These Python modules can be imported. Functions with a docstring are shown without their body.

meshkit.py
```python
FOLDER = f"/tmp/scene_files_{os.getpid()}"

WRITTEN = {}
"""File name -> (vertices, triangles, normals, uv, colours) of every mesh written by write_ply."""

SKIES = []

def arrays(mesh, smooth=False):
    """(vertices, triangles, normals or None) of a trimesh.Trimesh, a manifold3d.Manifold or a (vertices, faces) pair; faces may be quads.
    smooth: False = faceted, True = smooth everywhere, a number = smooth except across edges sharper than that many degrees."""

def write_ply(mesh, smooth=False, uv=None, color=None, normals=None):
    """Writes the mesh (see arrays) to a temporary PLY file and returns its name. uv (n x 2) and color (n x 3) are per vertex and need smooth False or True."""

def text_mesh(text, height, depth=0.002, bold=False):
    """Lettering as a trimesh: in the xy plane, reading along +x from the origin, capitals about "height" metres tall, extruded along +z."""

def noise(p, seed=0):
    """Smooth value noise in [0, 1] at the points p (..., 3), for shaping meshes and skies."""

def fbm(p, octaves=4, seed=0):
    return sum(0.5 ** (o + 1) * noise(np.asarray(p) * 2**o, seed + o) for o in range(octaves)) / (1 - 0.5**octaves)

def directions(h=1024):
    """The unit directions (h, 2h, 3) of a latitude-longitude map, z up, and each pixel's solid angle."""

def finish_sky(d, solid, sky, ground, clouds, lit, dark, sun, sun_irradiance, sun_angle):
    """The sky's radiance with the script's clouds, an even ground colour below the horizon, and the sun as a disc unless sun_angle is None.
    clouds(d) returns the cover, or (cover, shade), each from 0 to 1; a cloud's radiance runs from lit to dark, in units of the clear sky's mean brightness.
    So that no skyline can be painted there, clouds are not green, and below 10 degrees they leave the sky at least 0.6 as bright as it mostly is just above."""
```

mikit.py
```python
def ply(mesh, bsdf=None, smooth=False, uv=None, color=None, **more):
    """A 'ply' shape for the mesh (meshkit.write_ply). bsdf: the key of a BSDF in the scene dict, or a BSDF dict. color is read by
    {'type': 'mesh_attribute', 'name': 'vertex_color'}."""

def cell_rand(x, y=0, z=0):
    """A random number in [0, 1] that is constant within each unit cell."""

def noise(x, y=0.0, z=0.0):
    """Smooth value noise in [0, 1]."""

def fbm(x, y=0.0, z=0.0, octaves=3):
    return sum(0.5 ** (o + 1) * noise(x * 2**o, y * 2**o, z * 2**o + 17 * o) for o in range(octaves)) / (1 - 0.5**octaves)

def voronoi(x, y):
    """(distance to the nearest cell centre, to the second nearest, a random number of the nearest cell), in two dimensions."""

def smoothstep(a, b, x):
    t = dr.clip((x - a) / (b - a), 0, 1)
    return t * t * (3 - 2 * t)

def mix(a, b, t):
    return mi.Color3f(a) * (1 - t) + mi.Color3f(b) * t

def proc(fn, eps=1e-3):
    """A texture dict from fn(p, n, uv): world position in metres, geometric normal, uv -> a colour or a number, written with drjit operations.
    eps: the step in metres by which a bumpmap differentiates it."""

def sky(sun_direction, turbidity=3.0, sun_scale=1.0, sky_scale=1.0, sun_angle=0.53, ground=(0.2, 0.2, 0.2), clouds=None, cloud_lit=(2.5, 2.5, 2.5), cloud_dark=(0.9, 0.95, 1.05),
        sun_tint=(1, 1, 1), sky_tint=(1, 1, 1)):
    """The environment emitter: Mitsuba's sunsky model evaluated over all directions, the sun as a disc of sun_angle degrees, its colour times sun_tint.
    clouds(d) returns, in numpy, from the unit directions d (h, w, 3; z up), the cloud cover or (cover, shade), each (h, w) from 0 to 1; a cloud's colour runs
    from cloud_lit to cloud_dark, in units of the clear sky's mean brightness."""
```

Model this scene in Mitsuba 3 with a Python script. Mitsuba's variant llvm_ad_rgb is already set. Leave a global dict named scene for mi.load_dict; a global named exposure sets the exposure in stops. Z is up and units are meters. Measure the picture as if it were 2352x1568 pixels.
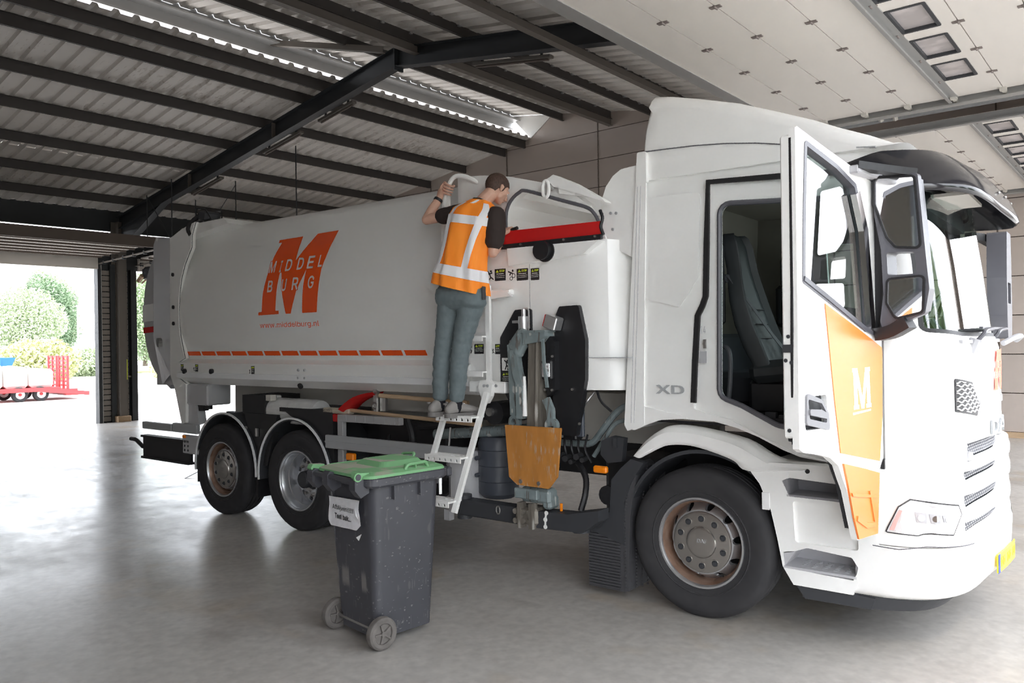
import math, random
import numpy as np
import trimesh
import mitsuba as mi
import drjit as dr
import manifold3d as m3
from shapely.geometry import Polygon, MultiPolygon, box as sbox, LineString, Point
from shapely import affinity
from shapely.ops import unary_union
import meshkit, mikit
from mikit import proc, noise, fbm, voronoi, smoothstep, mix, cell_rand

T = mi.ScalarTransform4f
random.seed(7)
rng = np.random.default_rng(7)
scene, labels = {}, {}

# ------------------------------------------------------------------ camera, sky, exposure
# truck frame: x forward along the refuse truck, y to its left (away from the camera), z up
CAM_R, CAM_U, CAM_F = [np.array(v) for v in [[0.793683, 0.608156, -0.014605], [0.011092, 0.009537, 0.999893], [-0.60823, 0.79376, -0.000824]]]
CAM_P = np.array([2.1229, -4.8999, 1.869])
M4 = np.eye(4)
M4[:3, 0], M4[:3, 1], M4[:3, 2], M4[:3, 3] = -CAM_R, CAM_U, CAM_F, CAM_P
scene['camera'] = dict(type='perspective', fov=66.2477, fov_axis='x', near_clip=0.05, far_clip=1000.0, to_world=T(M4))
exposure = 4.5


def overcast(d):
    n = meshkit.fbm(d * 3.0 + 5, 4, seed=3)
    return np.clip(0.72 + 0.5 * (n - 0.4), 0, 1), np.clip(0.9 * (n - 0.35), 0, 1)


scene['sky'] = mikit.sky((0.35, -0.55, 0.76), turbidity=4.0, sun_scale=0.03, sky_scale=1.0, sun_angle=8.0,
                         ground=(0.32, 0.31, 0.29), clouds=overcast, cloud_lit=(2.6, 2.6, 2.6), cloud_dark=(1.6, 1.62, 1.7))

# building frame: its x axis runs 2.44 degrees off the truck's
YAW = math.radians(2.4391)
BLD = np.array([[math.cos(YAW), math.sin(YAW), 0, 0], [-math.sin(YAW), math.cos(YAW), 0, 0], [0, 0, 1, 0], [0, 0, 0, 1.0]])
FR = [np.eye(4)]


def arrs(m):
    if hasattr(m, 'to_mesh'):
        k = m.to_mesh()
        return np.array(k.vert_properties[:, :3], float), np.array(k.tri_verts, int)
    if isinstance(m, (tuple, list)):
        v, f = np.asarray(m[0], float), np.asarray(m[1], int)
        if f.shape[1] == 4:
            f = np.vstack([f[:, [0, 1, 2]], f[:, [0, 2, 3]]])
        return v, f
    return np.array(m.vertices, float), np.array(m.faces, int)


def xf(m, mat):
    v, f = arrs(m)
    mat = np.asarray(mat)
    v = v @ mat[:3, :3].T + mat[:3, 3]
    if np.linalg.det(mat[:3, :3]) < 0:
        f = f[:, ::-1]
    return v, f


def cat(*ms):
    vs, fs, n = [], [], 0
    for m in ms:
        v, f = arrs(m)
        vs.append(v)
        fs.append(f + n)
        n += len(v)
    return np.vstack(vs), np.vstack(fs)


def tr(x=0, y=0, z=0):
    m = np.eye(4)
    m[:3, 3] = x, y, z
    return m


def rot(axis, deg):
    a = {'x': [1, 0, 0], 'y': [0, 1, 0], 'z': [0, 0, 1]}.get(axis, axis) if isinstance(axis, str) else axis
    return trimesh.transformations.rotation_matrix(math.radians(deg), a)


COUNT = {}


def numbered(key):
    n = COUNT.get(key, -1) + 1
    COUNT[key] = n
    return key if n == 0 else '%s_%03d' % (key, n)


def add(name, mesh, bsdf, parent=None, smooth=30, label=None, cat_=None, group=None, kind=None, frame=None, **kw):
    """one entry of the scene under its own key"""
    key = numbered(parent + '__' + name if parent else name)
    v, f = xf(mesh, FR[-1] if frame is None else frame)
    scene[key] = mikit.ply((v, f), bsdf, smooth=smooth, **kw)
    info(key, label, cat_, group, kind)
    return key


def info(key, label=None, cat_=None, group=None, kind=None):
    d = {k: v for k, v in (('label', label), ('category', cat_), ('group', group), ('kind', kind)) if v}
    if d:
        labels[key] = d


def thing(name, label, cat_, group=None):
    key = numbered(name)
    info(key, label, cat_, group)
    return key


# ------------------------------------------------------------------ mesh helpers
def man(m):
    if hasattr(m, 'to_mesh'):
        return m
    v, f = arrs(m)
    t = trimesh.Trimesh(v, f, process=True)
    if t.volume < 0:
        t.invert()
    return m3.Manifold(m3.Mesh(np.asarray(t.vertices, np.float32), np.asarray(t.faces, np.uint32)))


def bx(x0, x1, y0, y1, z0, z1, b=0.0):
    x0, x1 = sorted((x0, x1))
    y0, y1 = sorted((y0, y1))
    z0, z1 = sorted((z0, z1))
    if b <= 0:
        v = np.array([[x, y, z] for x in (x0, x1) for y in (y0, y1) for z in (z0, z1)], float)
        f = [[0, 1, 3], [0, 3, 2], [4, 6, 7], [4, 7, 5], [0, 4, 5], [0, 5, 1], [2, 3, 7], [2, 7, 6], [0, 2, 6], [0, 6, 4], [1, 5, 7], [1, 7, 3]]
        return v, np.array(f)
    b = min(b, (x1 - x0) / 2.01, (y1 - y0) / 2.01, (z1 - z0) / 2.01)
    pts = []
    for x, sx in ((x0, 1), (x1, -1)):
        for y, sy in ((y0, 1), (y1, -1)):
            for z, sz in ((z0, 1), (z1, -1)):
                pts += [[x, y + sy * b, z + sz * b], [x + sx * b, y, z + sz * b], [x + sx * b, y + sy * b, z]]
    return hull(pts)


def hull(pts):
    h = trimesh.convex.convex_hull(np.asarray(pts, float))
    return np.array(h.vertices), np.array(h.faces)


AX = {'y': (lambda u, w, t: (u, t, w)), 'x': (lambda u, w, t: (t, u, w)), 'z': (lambda u, w, t: (u, w, t))}


def prism(poly, axis, a, b):
    """polygon (x,z) along y, (y,z) along x or (x,y) along z, extruded from a to b"""
    if not isinstance(poly, (Polygon, MultiPolygon)):
        poly = Polygon(poly)
    out = []
    for g in getattr(poly, 'geoms', [poly]):
        if g.is_empty or g.area < 1e-9:
            continue
        m = trimesh.creation.extrude_polygon(g, 1.0, engine='earcut')
        v = np.array(m.vertices)
        u, w, t = v[:, 0], v[:, 1], a + (b - a) * v[:, 2]
        vv = np.stack(AX[axis](u, w, t), 1)
        f = np.array(m.faces)
        out.append(fixo((vv, f)))
    return out[0] if len(out) == 1 else cat(*out)


def fixo(m):
    v, f = arrs(m)
    t = trimesh.Trimesh(v, f, process=False)
    return (v, f[:, ::-1]) if t.volume < 0 else (v, f)


def rpoly(pts, r, n=4):
    """polygon with rounded corners"""
    p = Polygon(pts)
    return p.buffer(-r, join_style=2).buffer(r, quad_segs=n) if r > 0 else p


def rrect(x0, x1, z0, z1, r, n=4):
    return rpoly([(x0, z0), (x1, z0), (x1, z1), (x0, z1)], r, n)


def frames(p, closed=False, up=None):
    p = np.asarray(p, float)
    t = np.gradient(p, axis=0)
    if closed:
        t = np.roll(p, -1, 0) - np.roll(p, 1, 0)
    t /= np.linalg.norm(t, axis=1, keepdims=True) + 1e-12
    a = np.zeros_like(t)
    ref = np.array(up if up is not None else ([0, 0, 1.0] if abs(t[0, 2]) < 0.9 else [1.0, 0, 0]))
    for i in range(len(p)):
        v = ref - t[i] * (ref @ t[i])
        if np.linalg.norm(v) < 1e-3:
            v = np.cross(t[i], [0.3, 0.7, 0.2])
        a[i] = v / np.linalg.norm(v)
        if up is None:
            ref = a[i]
    return t, a, np.cross(t, a)


def smoothpath(p, n=6):
    """Catmull-Rom through the points"""
    p = np.asarray(p, float)
    q = np.vstack([2 * p[0] - p[1], p, 2 * p[-1] - p[-2]])
    out = []
    for i in range(1, len(q) - 2):
        for t in np.arange(n) / n:
            a, b, c, d = q[i - 1], q[i], q[i + 1], q[i + 2]
            out.append(0.5 * (2 * b + (c - a) * t + (2 * a - 5 * b + 4 * c - d) * t * t + (3 * b - a - 3 * c + d) * t ** 3))
    return np.array(out + [p[-1]])


def bendpath(p, r, n=5):
    """polyline with rounded bends of radius about r"""
    p = [np.asarray(q, float) for q in p]
    out = [p[0]]
    for a, b, c in zip(p, p[1:], p[2:]):
        d1, d2 = (a - b), (c - b)
        l1, l2 = np.linalg.norm(d1), np.linalg.norm(d2)
        k = min(r, l1 * .49, l2 * .49)
        s, e = b + d1 / l1 * k, b + d2 / l2 * k
        for t in np.linspace(0, 1, n):
            out.append((1 - t) ** 2 * s + 2 * t * (1 - t) * b + t * t * e)
    return np.array(out + [p[-1]])


def sweep(path, prof, up=None, closed=False, scale=None):
    """a closed 2-d profile carried along a path, capped"""
    p = np.asarray(path, float)
    prof = np.asarray(prof, float)
    if np.sum(prof[:, 0] * np.roll(prof[:, 1], -1) - np.roll(prof[:, 0], -1) * prof[:, 1]) < 0:
        prof = prof[::-1]
    t, a, b = frames(p, closed, up)
    n, k = len(p), len(prof)
    s = np.ones(n) if scale is None else np.broadcast_to(scale, (n,))
    v = p[:, None] + s[:, None, None] * (prof[None, :, :1] * b[:, None] + prof[None, :, 1:] * a[:, None])
    f = []
    for i in range(n if closed else n - 1):
        j = (i + 1) % n
        for q in range(k):
            r = (q + 1) % k
            f += [[i * k + q, j * k + r, i * k + r], [i * k + q, j * k + q, j * k + r]]
    v = v.reshape(-1, 3)
    if not closed:
        tri = trimesh.creation.triangulate_polygon(Polygon(prof), engine='earcut')
        tv, tf = np.asarray(tri[0]), np.asarray(tri[1])
        order = [int(np.argmin(((prof - x) ** 2).sum(1))) for x in tv]
        for q in tf:
            q = [order[i] for i in q]
            e1, e2 = prof[q[1]] - prof[q[0]], prof[q[2]] - prof[q[0]]
            if e1[0] * e2[1] - e1[1] * e2[0] < 0:
                q = q[::-1]
            f += [q, [x + (n - 1) * k for x in q[::-1]]]
    return fixo((v, np.array(f)))


def circ(r, n=10, ph=0.0):
    a = np.arange(n) * 2 * math.pi / n + ph
    return np.stack([r * np.cos(a), r * np.sin(a)], 1)


def tube(path, r, n=10, closed=False, scale=None):
    return sweep(path, circ(r, n), closed=closed, scale=scale)


def cyl(a, b, r, n=20, r2=None):
    return sweep([a, b], circ(r, n), scale=[1, (r2 if r2 is not None else r) / r])


def lathe(prof, n=48, axis='y'):
    """(radius, position) profile turned about an axis; positions run along that axis"""
    prof = np.asarray(prof, float)
    a = np.arange(n) * 2 * math.pi / n
    k = len(prof)
    R_, P_ = prof[:, 0], prof[:, 1]
    c, s = np.cos(a), np.sin(a)
    if axis == 'y':
        v = np.stack([R_[None] * c[:, None], np.broadcast_to(P_, (n, k)), R_[None] * s[:, None]], -1)
    elif axis == 'z':
        v = np.stack([R_[None] * c[:, None], R_[None] * s[:, None], np.broadcast_to(P_, (n, k))], -1)
    else:
        v = np.stack([np.broadcast_to(P_, (n, k)), R_[None] * c[:, None], R_[None] * s[:, None]], -1)
    f = []
    for i in range(n):
        j = (i + 1) % n
        for q in range(k - 1):
            f += [[i * k + q, i * k + q + 1, j * k + q + 1], [i * k + q, j * k + q + 1, j * k + q]]
    m = trimesh.Trimesh(v.reshape(-1, 3), np.array(f), process=False)
    m.update_faces(m.nondegenerate_faces())
    return fixo((np.array(m.vertices), np.array(m.faces)))


def loft(secs, caps=True, closed=True):
    """sections with equal vertex counts joined in order"""
    secs = [np.asarray(s, float) for s in secs]
    k, n = len(secs[0]), len(secs)
    v = np.vstack(secs)
    f = []
    for i in range(n - 1):
        for q in range(k if closed else k - 1):
            r = (q + 1) % k
            f += [[i * k + q, i * k + r, (i + 1) * k + r], [i * k + q, (i + 1) * k + r, (i + 1) * k + q]]
    if caps and closed:
        for i, flip in ((0, True), (n - 1, False)):
            c = secs[i]
            d = c - c.mean(0)
            _, _, vt = np.linalg.svd(d, full_matrices=False)
            uv = d @ vt[:2].T
            tv, tf = trimesh.creation.triangulate_polygon(Polygon(uv), engine='earcut')
            order = [int(np.argmin(((uv - x) ** 2).sum(1))) for x in np.asarray(tv)]
            a2 = Polygon(uv).exterior.is_ccw
            for q in np.asarray(tf):
                q = [order[t] + i * k for t in q]
                f.append(q if flip else q[::-1])
    m = trimesh.Trimesh(v, np.array(f), process=False)
    if caps and closed:
        trimesh.repair.fix_normals(m)
    return np.array(m.vertices), np.array(m.faces)


def sheet(grid):
    """(n, m, 3) grid of points as a surface"""
    g = np.asarray(grid, float)
    n, m = g.shape[:2]
    i, j = np.meshgrid(np.arange(n - 1), np.arange(m - 1), indexing='ij')
    a = (i * m + j).ravel()
    return g.reshape(-1, 3), np.vstack([np.stack([a, a + m, a + m + 1], 1), np.stack([a, a + m + 1, a + 1], 1)])


def sph(c, r, n=10):
    m = trimesh.creation.uv_sphere(1.0, count=[n, 2 * n])
    return np.array(m.vertices) * np.asarray(r) + np.asarray(c), np.array(m.faces)


def textpoly(s, height, bold=False):
    """lettering as a flat polygon, reading along +x from the origin"""
    m = meshkit.text_mesh(s, height, 0.01, bold)
    v, f = np.array(m.vertices), np.array(m.faces)
    top = f[(v[f][:, :, 2] > 0.005).all(1)]
    ps = [Polygon(v[q][:, :2]) for q in top]
    return unary_union([p.buffer(1e-5) for p in ps if p.area > 1e-10]).buffer(-1e-5)


def fit(poly, x0, x1, z0, z1):
    a, b, c, d = poly.bounds
    return affinity.translate(affinity.scale(affinity.translate(poly, -a, -b), (x1 - x0) / (c - a), (z1 - z0) / (d - b), origin=(0, 0)), x0, z0)


def plate(poly, axis, at, th, **k):
    return prism(poly, axis, at, at + th)



# ------------------------------------------------------------------ materials
def pr(name, col, rough=0.5, metal=0.0, spec=0.5, two=True, **k):
    c = {'type': 'rgb', 'value': list(col)} if isinstance(col, (list, tuple)) else proc(col)
    r = rough if isinstance(rough, (int, float)) else proc(rough)
    b = dict(type='principled', base_color=c, roughness=r, metallic=metal, specular=spec, **k)
    scene[name] = dict(type='twosided', bsdf=b) if two else b


def srgb(r, g, b):
    return [((v / 255) / 12.92 if v / 255 < 0.04045 else ((v / 255 + 0.055) / 1.055) ** 2.4) for v in (r, g, b)]


pr('m_white', [0.80, 0.80, 0.785], 0.32, clearcoat=0.8, clearcoat_gloss=0.93)
pr('m_body_white', [0.74, 0.74, 0.725], 0.30, clearcoat=0.9, clearcoat_gloss=0.95)
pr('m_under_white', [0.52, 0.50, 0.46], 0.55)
pr('m_grey_plastic', [0.22, 0.22, 0.235], 0.5)
pr('m_mid_grey', [0.42, 0.42, 0.44], 0.45)
pr('m_black', [0.012, 0.012, 0.014], 0.45)
pr('m_black_gloss', [0.012, 0.012, 0.016], 0.12, clearcoat=1.0, clearcoat_gloss=0.98)
pr('m_dark', [0.035, 0.037, 0.042], 0.55)
pr('m_mirror_shell', [0.10, 0.10, 0.115], 0.32)
pr('m_chassis', [0.02, 0.02, 0.022], 0.5)
pr('m_seal', [0.01, 0.01, 0.011], 0.6)
pr('m_orange', srgb(232, 84, 22), 0.3, clearcoat=0.6, clearcoat_gloss=0.9)
pr('m_door_orange', [0.85, 0.225, 0.05], 0.28, clearcoat=0.9, clearcoat_gloss=0.95)
pr('m_red', [0.5, 0.012, 0.012], 0.45)
pr('m_amber', [0.9, 0.25, 0.01], 0.2)
pr('m_yellow', [0.9, 0.72, 0.02], 0.4)
pr('m_print_black', [0.015, 0.015, 0.018], 0.45)
pr('m_print_lime', [0.62, 0.70, 0.05], 0.45)
pr('m_print_white', [0.8, 0.8, 0.8], 0.45)
pr('m_blue_print', [0.02, 0.05, 0.35], 0.4)
pr('m_alu', [0.62, 0.62, 0.63], 0.34, metal=0.85)
pr('m_steel', [0.45, 0.44, 0.43], 0.32, metal=0.9)
pr('m_rim', [0.60, 0.61, 0.63], 0.30, metal=0.85)
pr('m_hub', [0.47, 0.45, 0.43], 0.24, metal=0.95)
pr('m_chrome', [0.85, 0.85, 0.86], 0.06, metal=1.0)
pr('m_mirror', [0.9, 0.9, 0.92], 0.015, metal=1.0)
pr('m_guard_grey', [0.35, 0.36, 0.37], 0.45)
pr('m_trim_rail', [0.72, 0.73, 0.74], 0.35)
pr('m_tank_blue', [0.06, 0.068, 0.085], 0.4)
pr('m_beige_trim', [0.16, 0.145, 0.125], 0.8)
pr('m_seat', [0.018, 0.021, 0.023], 0.5)
pr('m_belt', [0.06, 0.06, 0.065], 0.6)
pr('m_label_paper', [0.75, 0.75, 0.73], 0.5)
pr('m_lamp_lens', [0.75, 0.76, 0.78], 0.1, metal=0.4)
pr('m_wood', lambda p, n, uv: mix((0.36, 0.24, 0.14), (0.52, 0.38, 0.25), fbm(p.x * 4, p.y * 60, p.z * 60, 2)), 0.6)


def rubber(p, n, uv):
    d = fbm(p.x * 9, p.y * 9, p.z * 9, 3)
    return mix((0.020, 0.020, 0.023), (0.032, 0.031, 0.033), d)


pr('m_rubber', rubber, 0.75)


def scratched_arm(p, n, uv):
    a = fbm(p.x * 60, p.y * 60, p.z * 7, 3)
    b = fbm(p.x * 14 + 3, p.y * 14, p.z * 14, 3)
    c = mix((0.13, 0.165, 0.17), (0.22, 0.26, 0.265), b)
    c = mix(c, (0.10, 0.085, 0.075), smoothstep(0.60, 0.72, a) * 0.8)
    return mix(c, (0.55, 0.55, 0.52), smoothstep(0.70, 0.78, fbm(p.x * 30, p.y * 30 + 9, p.z * 12, 2)) * 0.6)


pr('m_arm', scratched_arm, 0.5)


def worn_beam(p, n, uv):
    a = fbm(p.x * 45, p.y * 45, p.z * 5, 3)
    return mix(mix((0.10, 0.085, 0.07), (0.25, 0.23, 0.20), a), (0.42, 0.40, 0.37), smoothstep(0.62, 0.75, fbm(p.x * 25 + 4, p.y * 25, p.z * 3, 2)))


pr('m_worn', worn_beam, 0.5, metal=0.3)


def board(p, n, uv):
    a = fbm(p.x * 18, p.y * 18, p.z * 3.5, 3)
    b = fbm(p.x * 150, p.y * 10, p.z * 9, 2)
    c = mix((0.34, 0.135, 0.03), (0.52, 0.225, 0.05), fbm(p.x * 26, p.y * 26, p.z * 6, 3) * .5 + a * .5)
    c = mix(c, (0.44, 0.36, 0.28), smoothstep(0.52, 0.75, fbm(p.x * 70, p.y * 8, p.z * 14, 3)) * smoothstep(0.40, 0.62, fbm(p.x * 9 + 2, p.y, p.z * 8, 2)) * 0.6)
    return c


pr('m_board', board, 0.5)


def floor_col(p, n, uv):
    big = fbm(p.x * 0.55, p.y * 0.55, 3.0, 4)
    mid = fbm(p.x * 2.3 + 7, p.y * 2.3, 1.0, 4)
    fine = fbm(p.x * 22, p.y * 22, 2.0, 3)
    c = mix((0.29, 0.275, 0.255), (0.43, 0.415, 0.395), big * 0.6 + mid * 0.4)
    c = mix(c, (0.235, 0.215, 0.195), smoothstep(0.56, 0.72, fbm(p.x * 0.8 + 11, p.y * 1.2 + 4, 0.5, 4)) * 0.55)
    c = mix(c, (0.34, 0.285, 0.22), smoothstep(0.60, 0.74, fbm(p.x * 1.7 + 3, p.y * 1.7 + 31, 0.5, 3)) * 0.5)
    return c * (0.88 + 0.24 * fine)


def floor_rough(p, n, uv):
    a = fbm(p.x * 0.9 + 2, p.y * 1.4, 0.0, 4)
    b = fbm(p.x * 6, p.y * 9, 4.0, 3)
    return 0.14 + 0.20 * a + 0.12 * b


pr('m_floor', floor_col, floor_rough, spec=0.5)


def yard(p, n, uv):
    return mix((0.42, 0.41, 0.39), (0.54, 0.53, 0.50), fbm(p.x * 0.4, p.y * 0.4, 0, 3))


pr('m_yard', yard, 0.85)


def grass(p, n, uv):
    return mix((0.10, 0.17, 0.03), (0.25, 0.28, 0.08), fbm(p.x * 1.6, p.y * 1.6, 0, 3))


pr('m_grass', grass, 0.9)


def sheet_col(p, n, uv):
    s = fbm(p.x * 1.1, p.y * 0.7, p.z, 3)
    t = fbm(p.x * 9, p.y * 30, p.z * 2, 2)
    c = mix((0.60, 0.57, 0.535), (0.72, 0.69, 0.655), s)
    return mix(c, (0.36, 0.31, 0.26), smoothstep(0.60, 0.80, t * 0.6 + s * 0.4) * 0.6)


pr('m_sheet', sheet_col, 0.6)
pr('m_purlin', [0.055, 0.05, 0.047], 0.6)
pr('m_frame', [0.028, 0.032, 0.036], 0.5)
pr('m_frame_light', [0.14, 0.125, 0.11], 0.6)
pr('m_pier', [0.30, 0.265, 0.24], 0.65)


def panel_col(p, n, uv):
    return mix((0.40, 0.345, 0.31), (0.47, 0.405, 0.365), fbm(p.x * 0.7, p.y * 0.7, p.z * 1.3, 3))


pr('m_wall_panel', panel_col, 0.6)
pr('m_wall_outer', [0.5, 0.47, 0.43], 0.7)
pr('m_door_panel', [0.66, 0.625, 0.585], 0.5)
pr('m_hinge', [0.22, 0.19, 0.18], 0.5, metal=0.4)
pr('m_galv', [0.42, 0.42, 0.415], 0.42, metal=0.6)
pr('m_brown_rib', [0.115, 0.09, 0.075], 0.6)
scene['m_glass'] = dict(type='thindielectric', int_ior=1.52)
scene['m_tint'] = dict(type='thindielectric', int_ior=1.75, specular_transmittance={'type': 'rgb', 'value': [0.72, 0.86, 0.83]})


def acrylic(p, n, uv):
    return mix((0.40, 0.37, 0.37), (0.52, 0.48, 0.48), smoothstep(0.35, 0.6, fbm(p.x * 5, p.y * 5, 1, 3)))


pr('m_acrylic', acrylic, 0.18)



# ------------------------------------------------------------------ the hall
FR.append(BLD)
XL, XR, YG, YN, RX = -20.6, 3.05, 11.76, -13.0, -8.75       # left wall, right wall, far gable, near gable, ridge
SL = 0.157


def roof_z(x, side):
    return 7.61 - SL * abs(x - RX) if side == 0 else 7.61 - SL * (x - RX)


def floor_z(x):
    return 0.0 if x > -8 else -0.27 * (x + 8) / (XL + 8)


xs = [XR + 0.2, 1, -2, -5, -8, -11, -14, -17, XL]
pts = np.array([[[x, y, floor_z(x)] for y in (YN, -6, 0, 6, YG)] for x in xs])
fl = add('floor', sheet(pts), 'm_floor', kind='structure', smooth=True, label='smooth grey concrete floor of the hall, stained and shiny')
# sawn joints of the drain cover in the concrete
for (a, b) in (((-9.95, 1.72), (-8.9, 1.25)), ((-8.9, 1.25), (-7.75, 1.82)), ((-8.9, 1.25), (-8.35, 0.72)), ((-8.35, .72), (-7.35, 1.15))):
    a, b = np.array(a), np.array(b)
    d = (b - a) / np.linalg.norm(b - a)
    w = np.array([-d[1], d[0]]) * 0.012
    z0 = [floor_z(q[0]) for q in (a, b)]
    v = [[*(a + w), z0[0] + .0025], [*(a - w), z0[0] + .0025], [*(b - w), z0[1] + .0025], [*(b + w), z0[1] + .0025]]
    add('joint', (v, [[0, 1, 2], [0, 2, 3]]), 'm_chassis', fl, smooth=False)

# --- gable wall of flush panels
wb = numbered('wall_back')
info(wb, 'beige panelled gable wall behind the truck', None, None, 'structure')
zs = [0.10 + 0.7 * k for k in range(12)]
xcut = [XL, -17.55, -14.6, -11.61, -8.61, -5.75, -2.89, -0.02, XR]
gable = Polygon([(XL, 0.0), (XR, 0.0), (XR, roof_z(XR, 1) + .06), (-10.0, roof_z(-10.0, 1) + .06), (-10.75, roof_z(-10.75, 0) + .06), (XL, roof_z(XL, 0) + .06)])
for i in range(len(xcut) - 1):
    for j in range(len(zs) - 1):
        c = sbox(xcut[i] + .009, zs[j] + .008, xcut[i + 1] - .009, zs[j + 1] - .008).intersection(gable)
        if c.area > 0.02:
            add('panel', prism(c, 'y', YG, YG + .08), 'm_wall_panel', wb, smooth=False)
add('backing', prism(gable, 'y', YG + .07, YG + .12), 'm_brown_rib', wb, smooth=False)
add('kerb', bx(XL, XR, YG - .05, YG, -.3, .10), 'm_wood', wb, smooth=False)
for x in xcut[1:-1]:
    add('cover_strip', bx(x - .012, x + .012, YG - .012, YG, 0.1, min(roof_z(x, 0 if x < -10.4 else 1), 7.7)), 'm_brown_rib', wb, smooth=False)
add('gable_fill', prism([(-10.75, 7.30), (-10.0, 7.80), (-11.45, 8.02)], 'y', YG - .02, YG + .05), 'm_label_paper', wb, smooth=False)

# near gable (behind the camera)
wf = numbered('wall_near')
info(wf, None, None, None, 'structure')
add('cladding', prism(gable, 'y', YN - .1, YN), 'm_wall_panel', wf, smooth=False)

# --- left wall: piers between two open doorways, wall above
wl = numbered('wall_left')
info(wl, 'dark steel side wall with two open doorways at the far end', None, None, 'structure')
DOORS_L = [(-1.25, 4.60), (5.67, 11.3)]
HZ = 4.06
wall = sbox(YN, -.3, YG, 5.75)
for a, b in DOORS_L:
    wall = wall.difference(sbox(a, -.35, b, HZ))
wall = wall.difference(sbox(YN + 1, 5.09, 5.05, 5.145)).difference(sbox(5.62, 5.085, YG - 1, 5.14))
add('cladding', prism(wall, 'x', XL - .22, XL - .12), 'm_frame', wl, smooth=False)
for y0, y1 in ((4.60, 5.67), ):
    # horizontal boards of the pier, one by one
    for k in range(28):
        z = -.25 + k * .153
        for a, b in ((y0 + .11, y0 + .36), (y0 + .72, y0 + .86)):
            if b < y1:
                add('board', bx(XL - .12, XL - .085, a, b, z + .012, z + .141, .004), 'm_pier', wl, smooth=False)
    add('jamb', bx(XL - .14, XL + .02, y0, y0 + .085, -.28, HZ), 'm_frame', wl, smooth=False)
    add('jamb', bx(XL - .14, XL + .02, y1 - .16, y1, -.28, HZ), 'm_frame', wl, smooth=False)
    add('guide_rail', bx(XL + .0, XL + .04, y0 + .085, y0 + .10, -.28, HZ + .1), 'm_galv', wl, smooth=False)
    add('crossbar', bx(XL - .085, XL - .06, y0 + .10, y1 - .16, .98, 1.03), 'm_pier', wl, smooth=False)
add('column', cat(bx(XL - .05, XL + .16, 5.115, 5.30, -.28, 5.4), bx(XL - .06, XL - .03, 5.0, 5.42, -.28, 5.4)), 'm_frame_light', wl, smooth=False)
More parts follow.
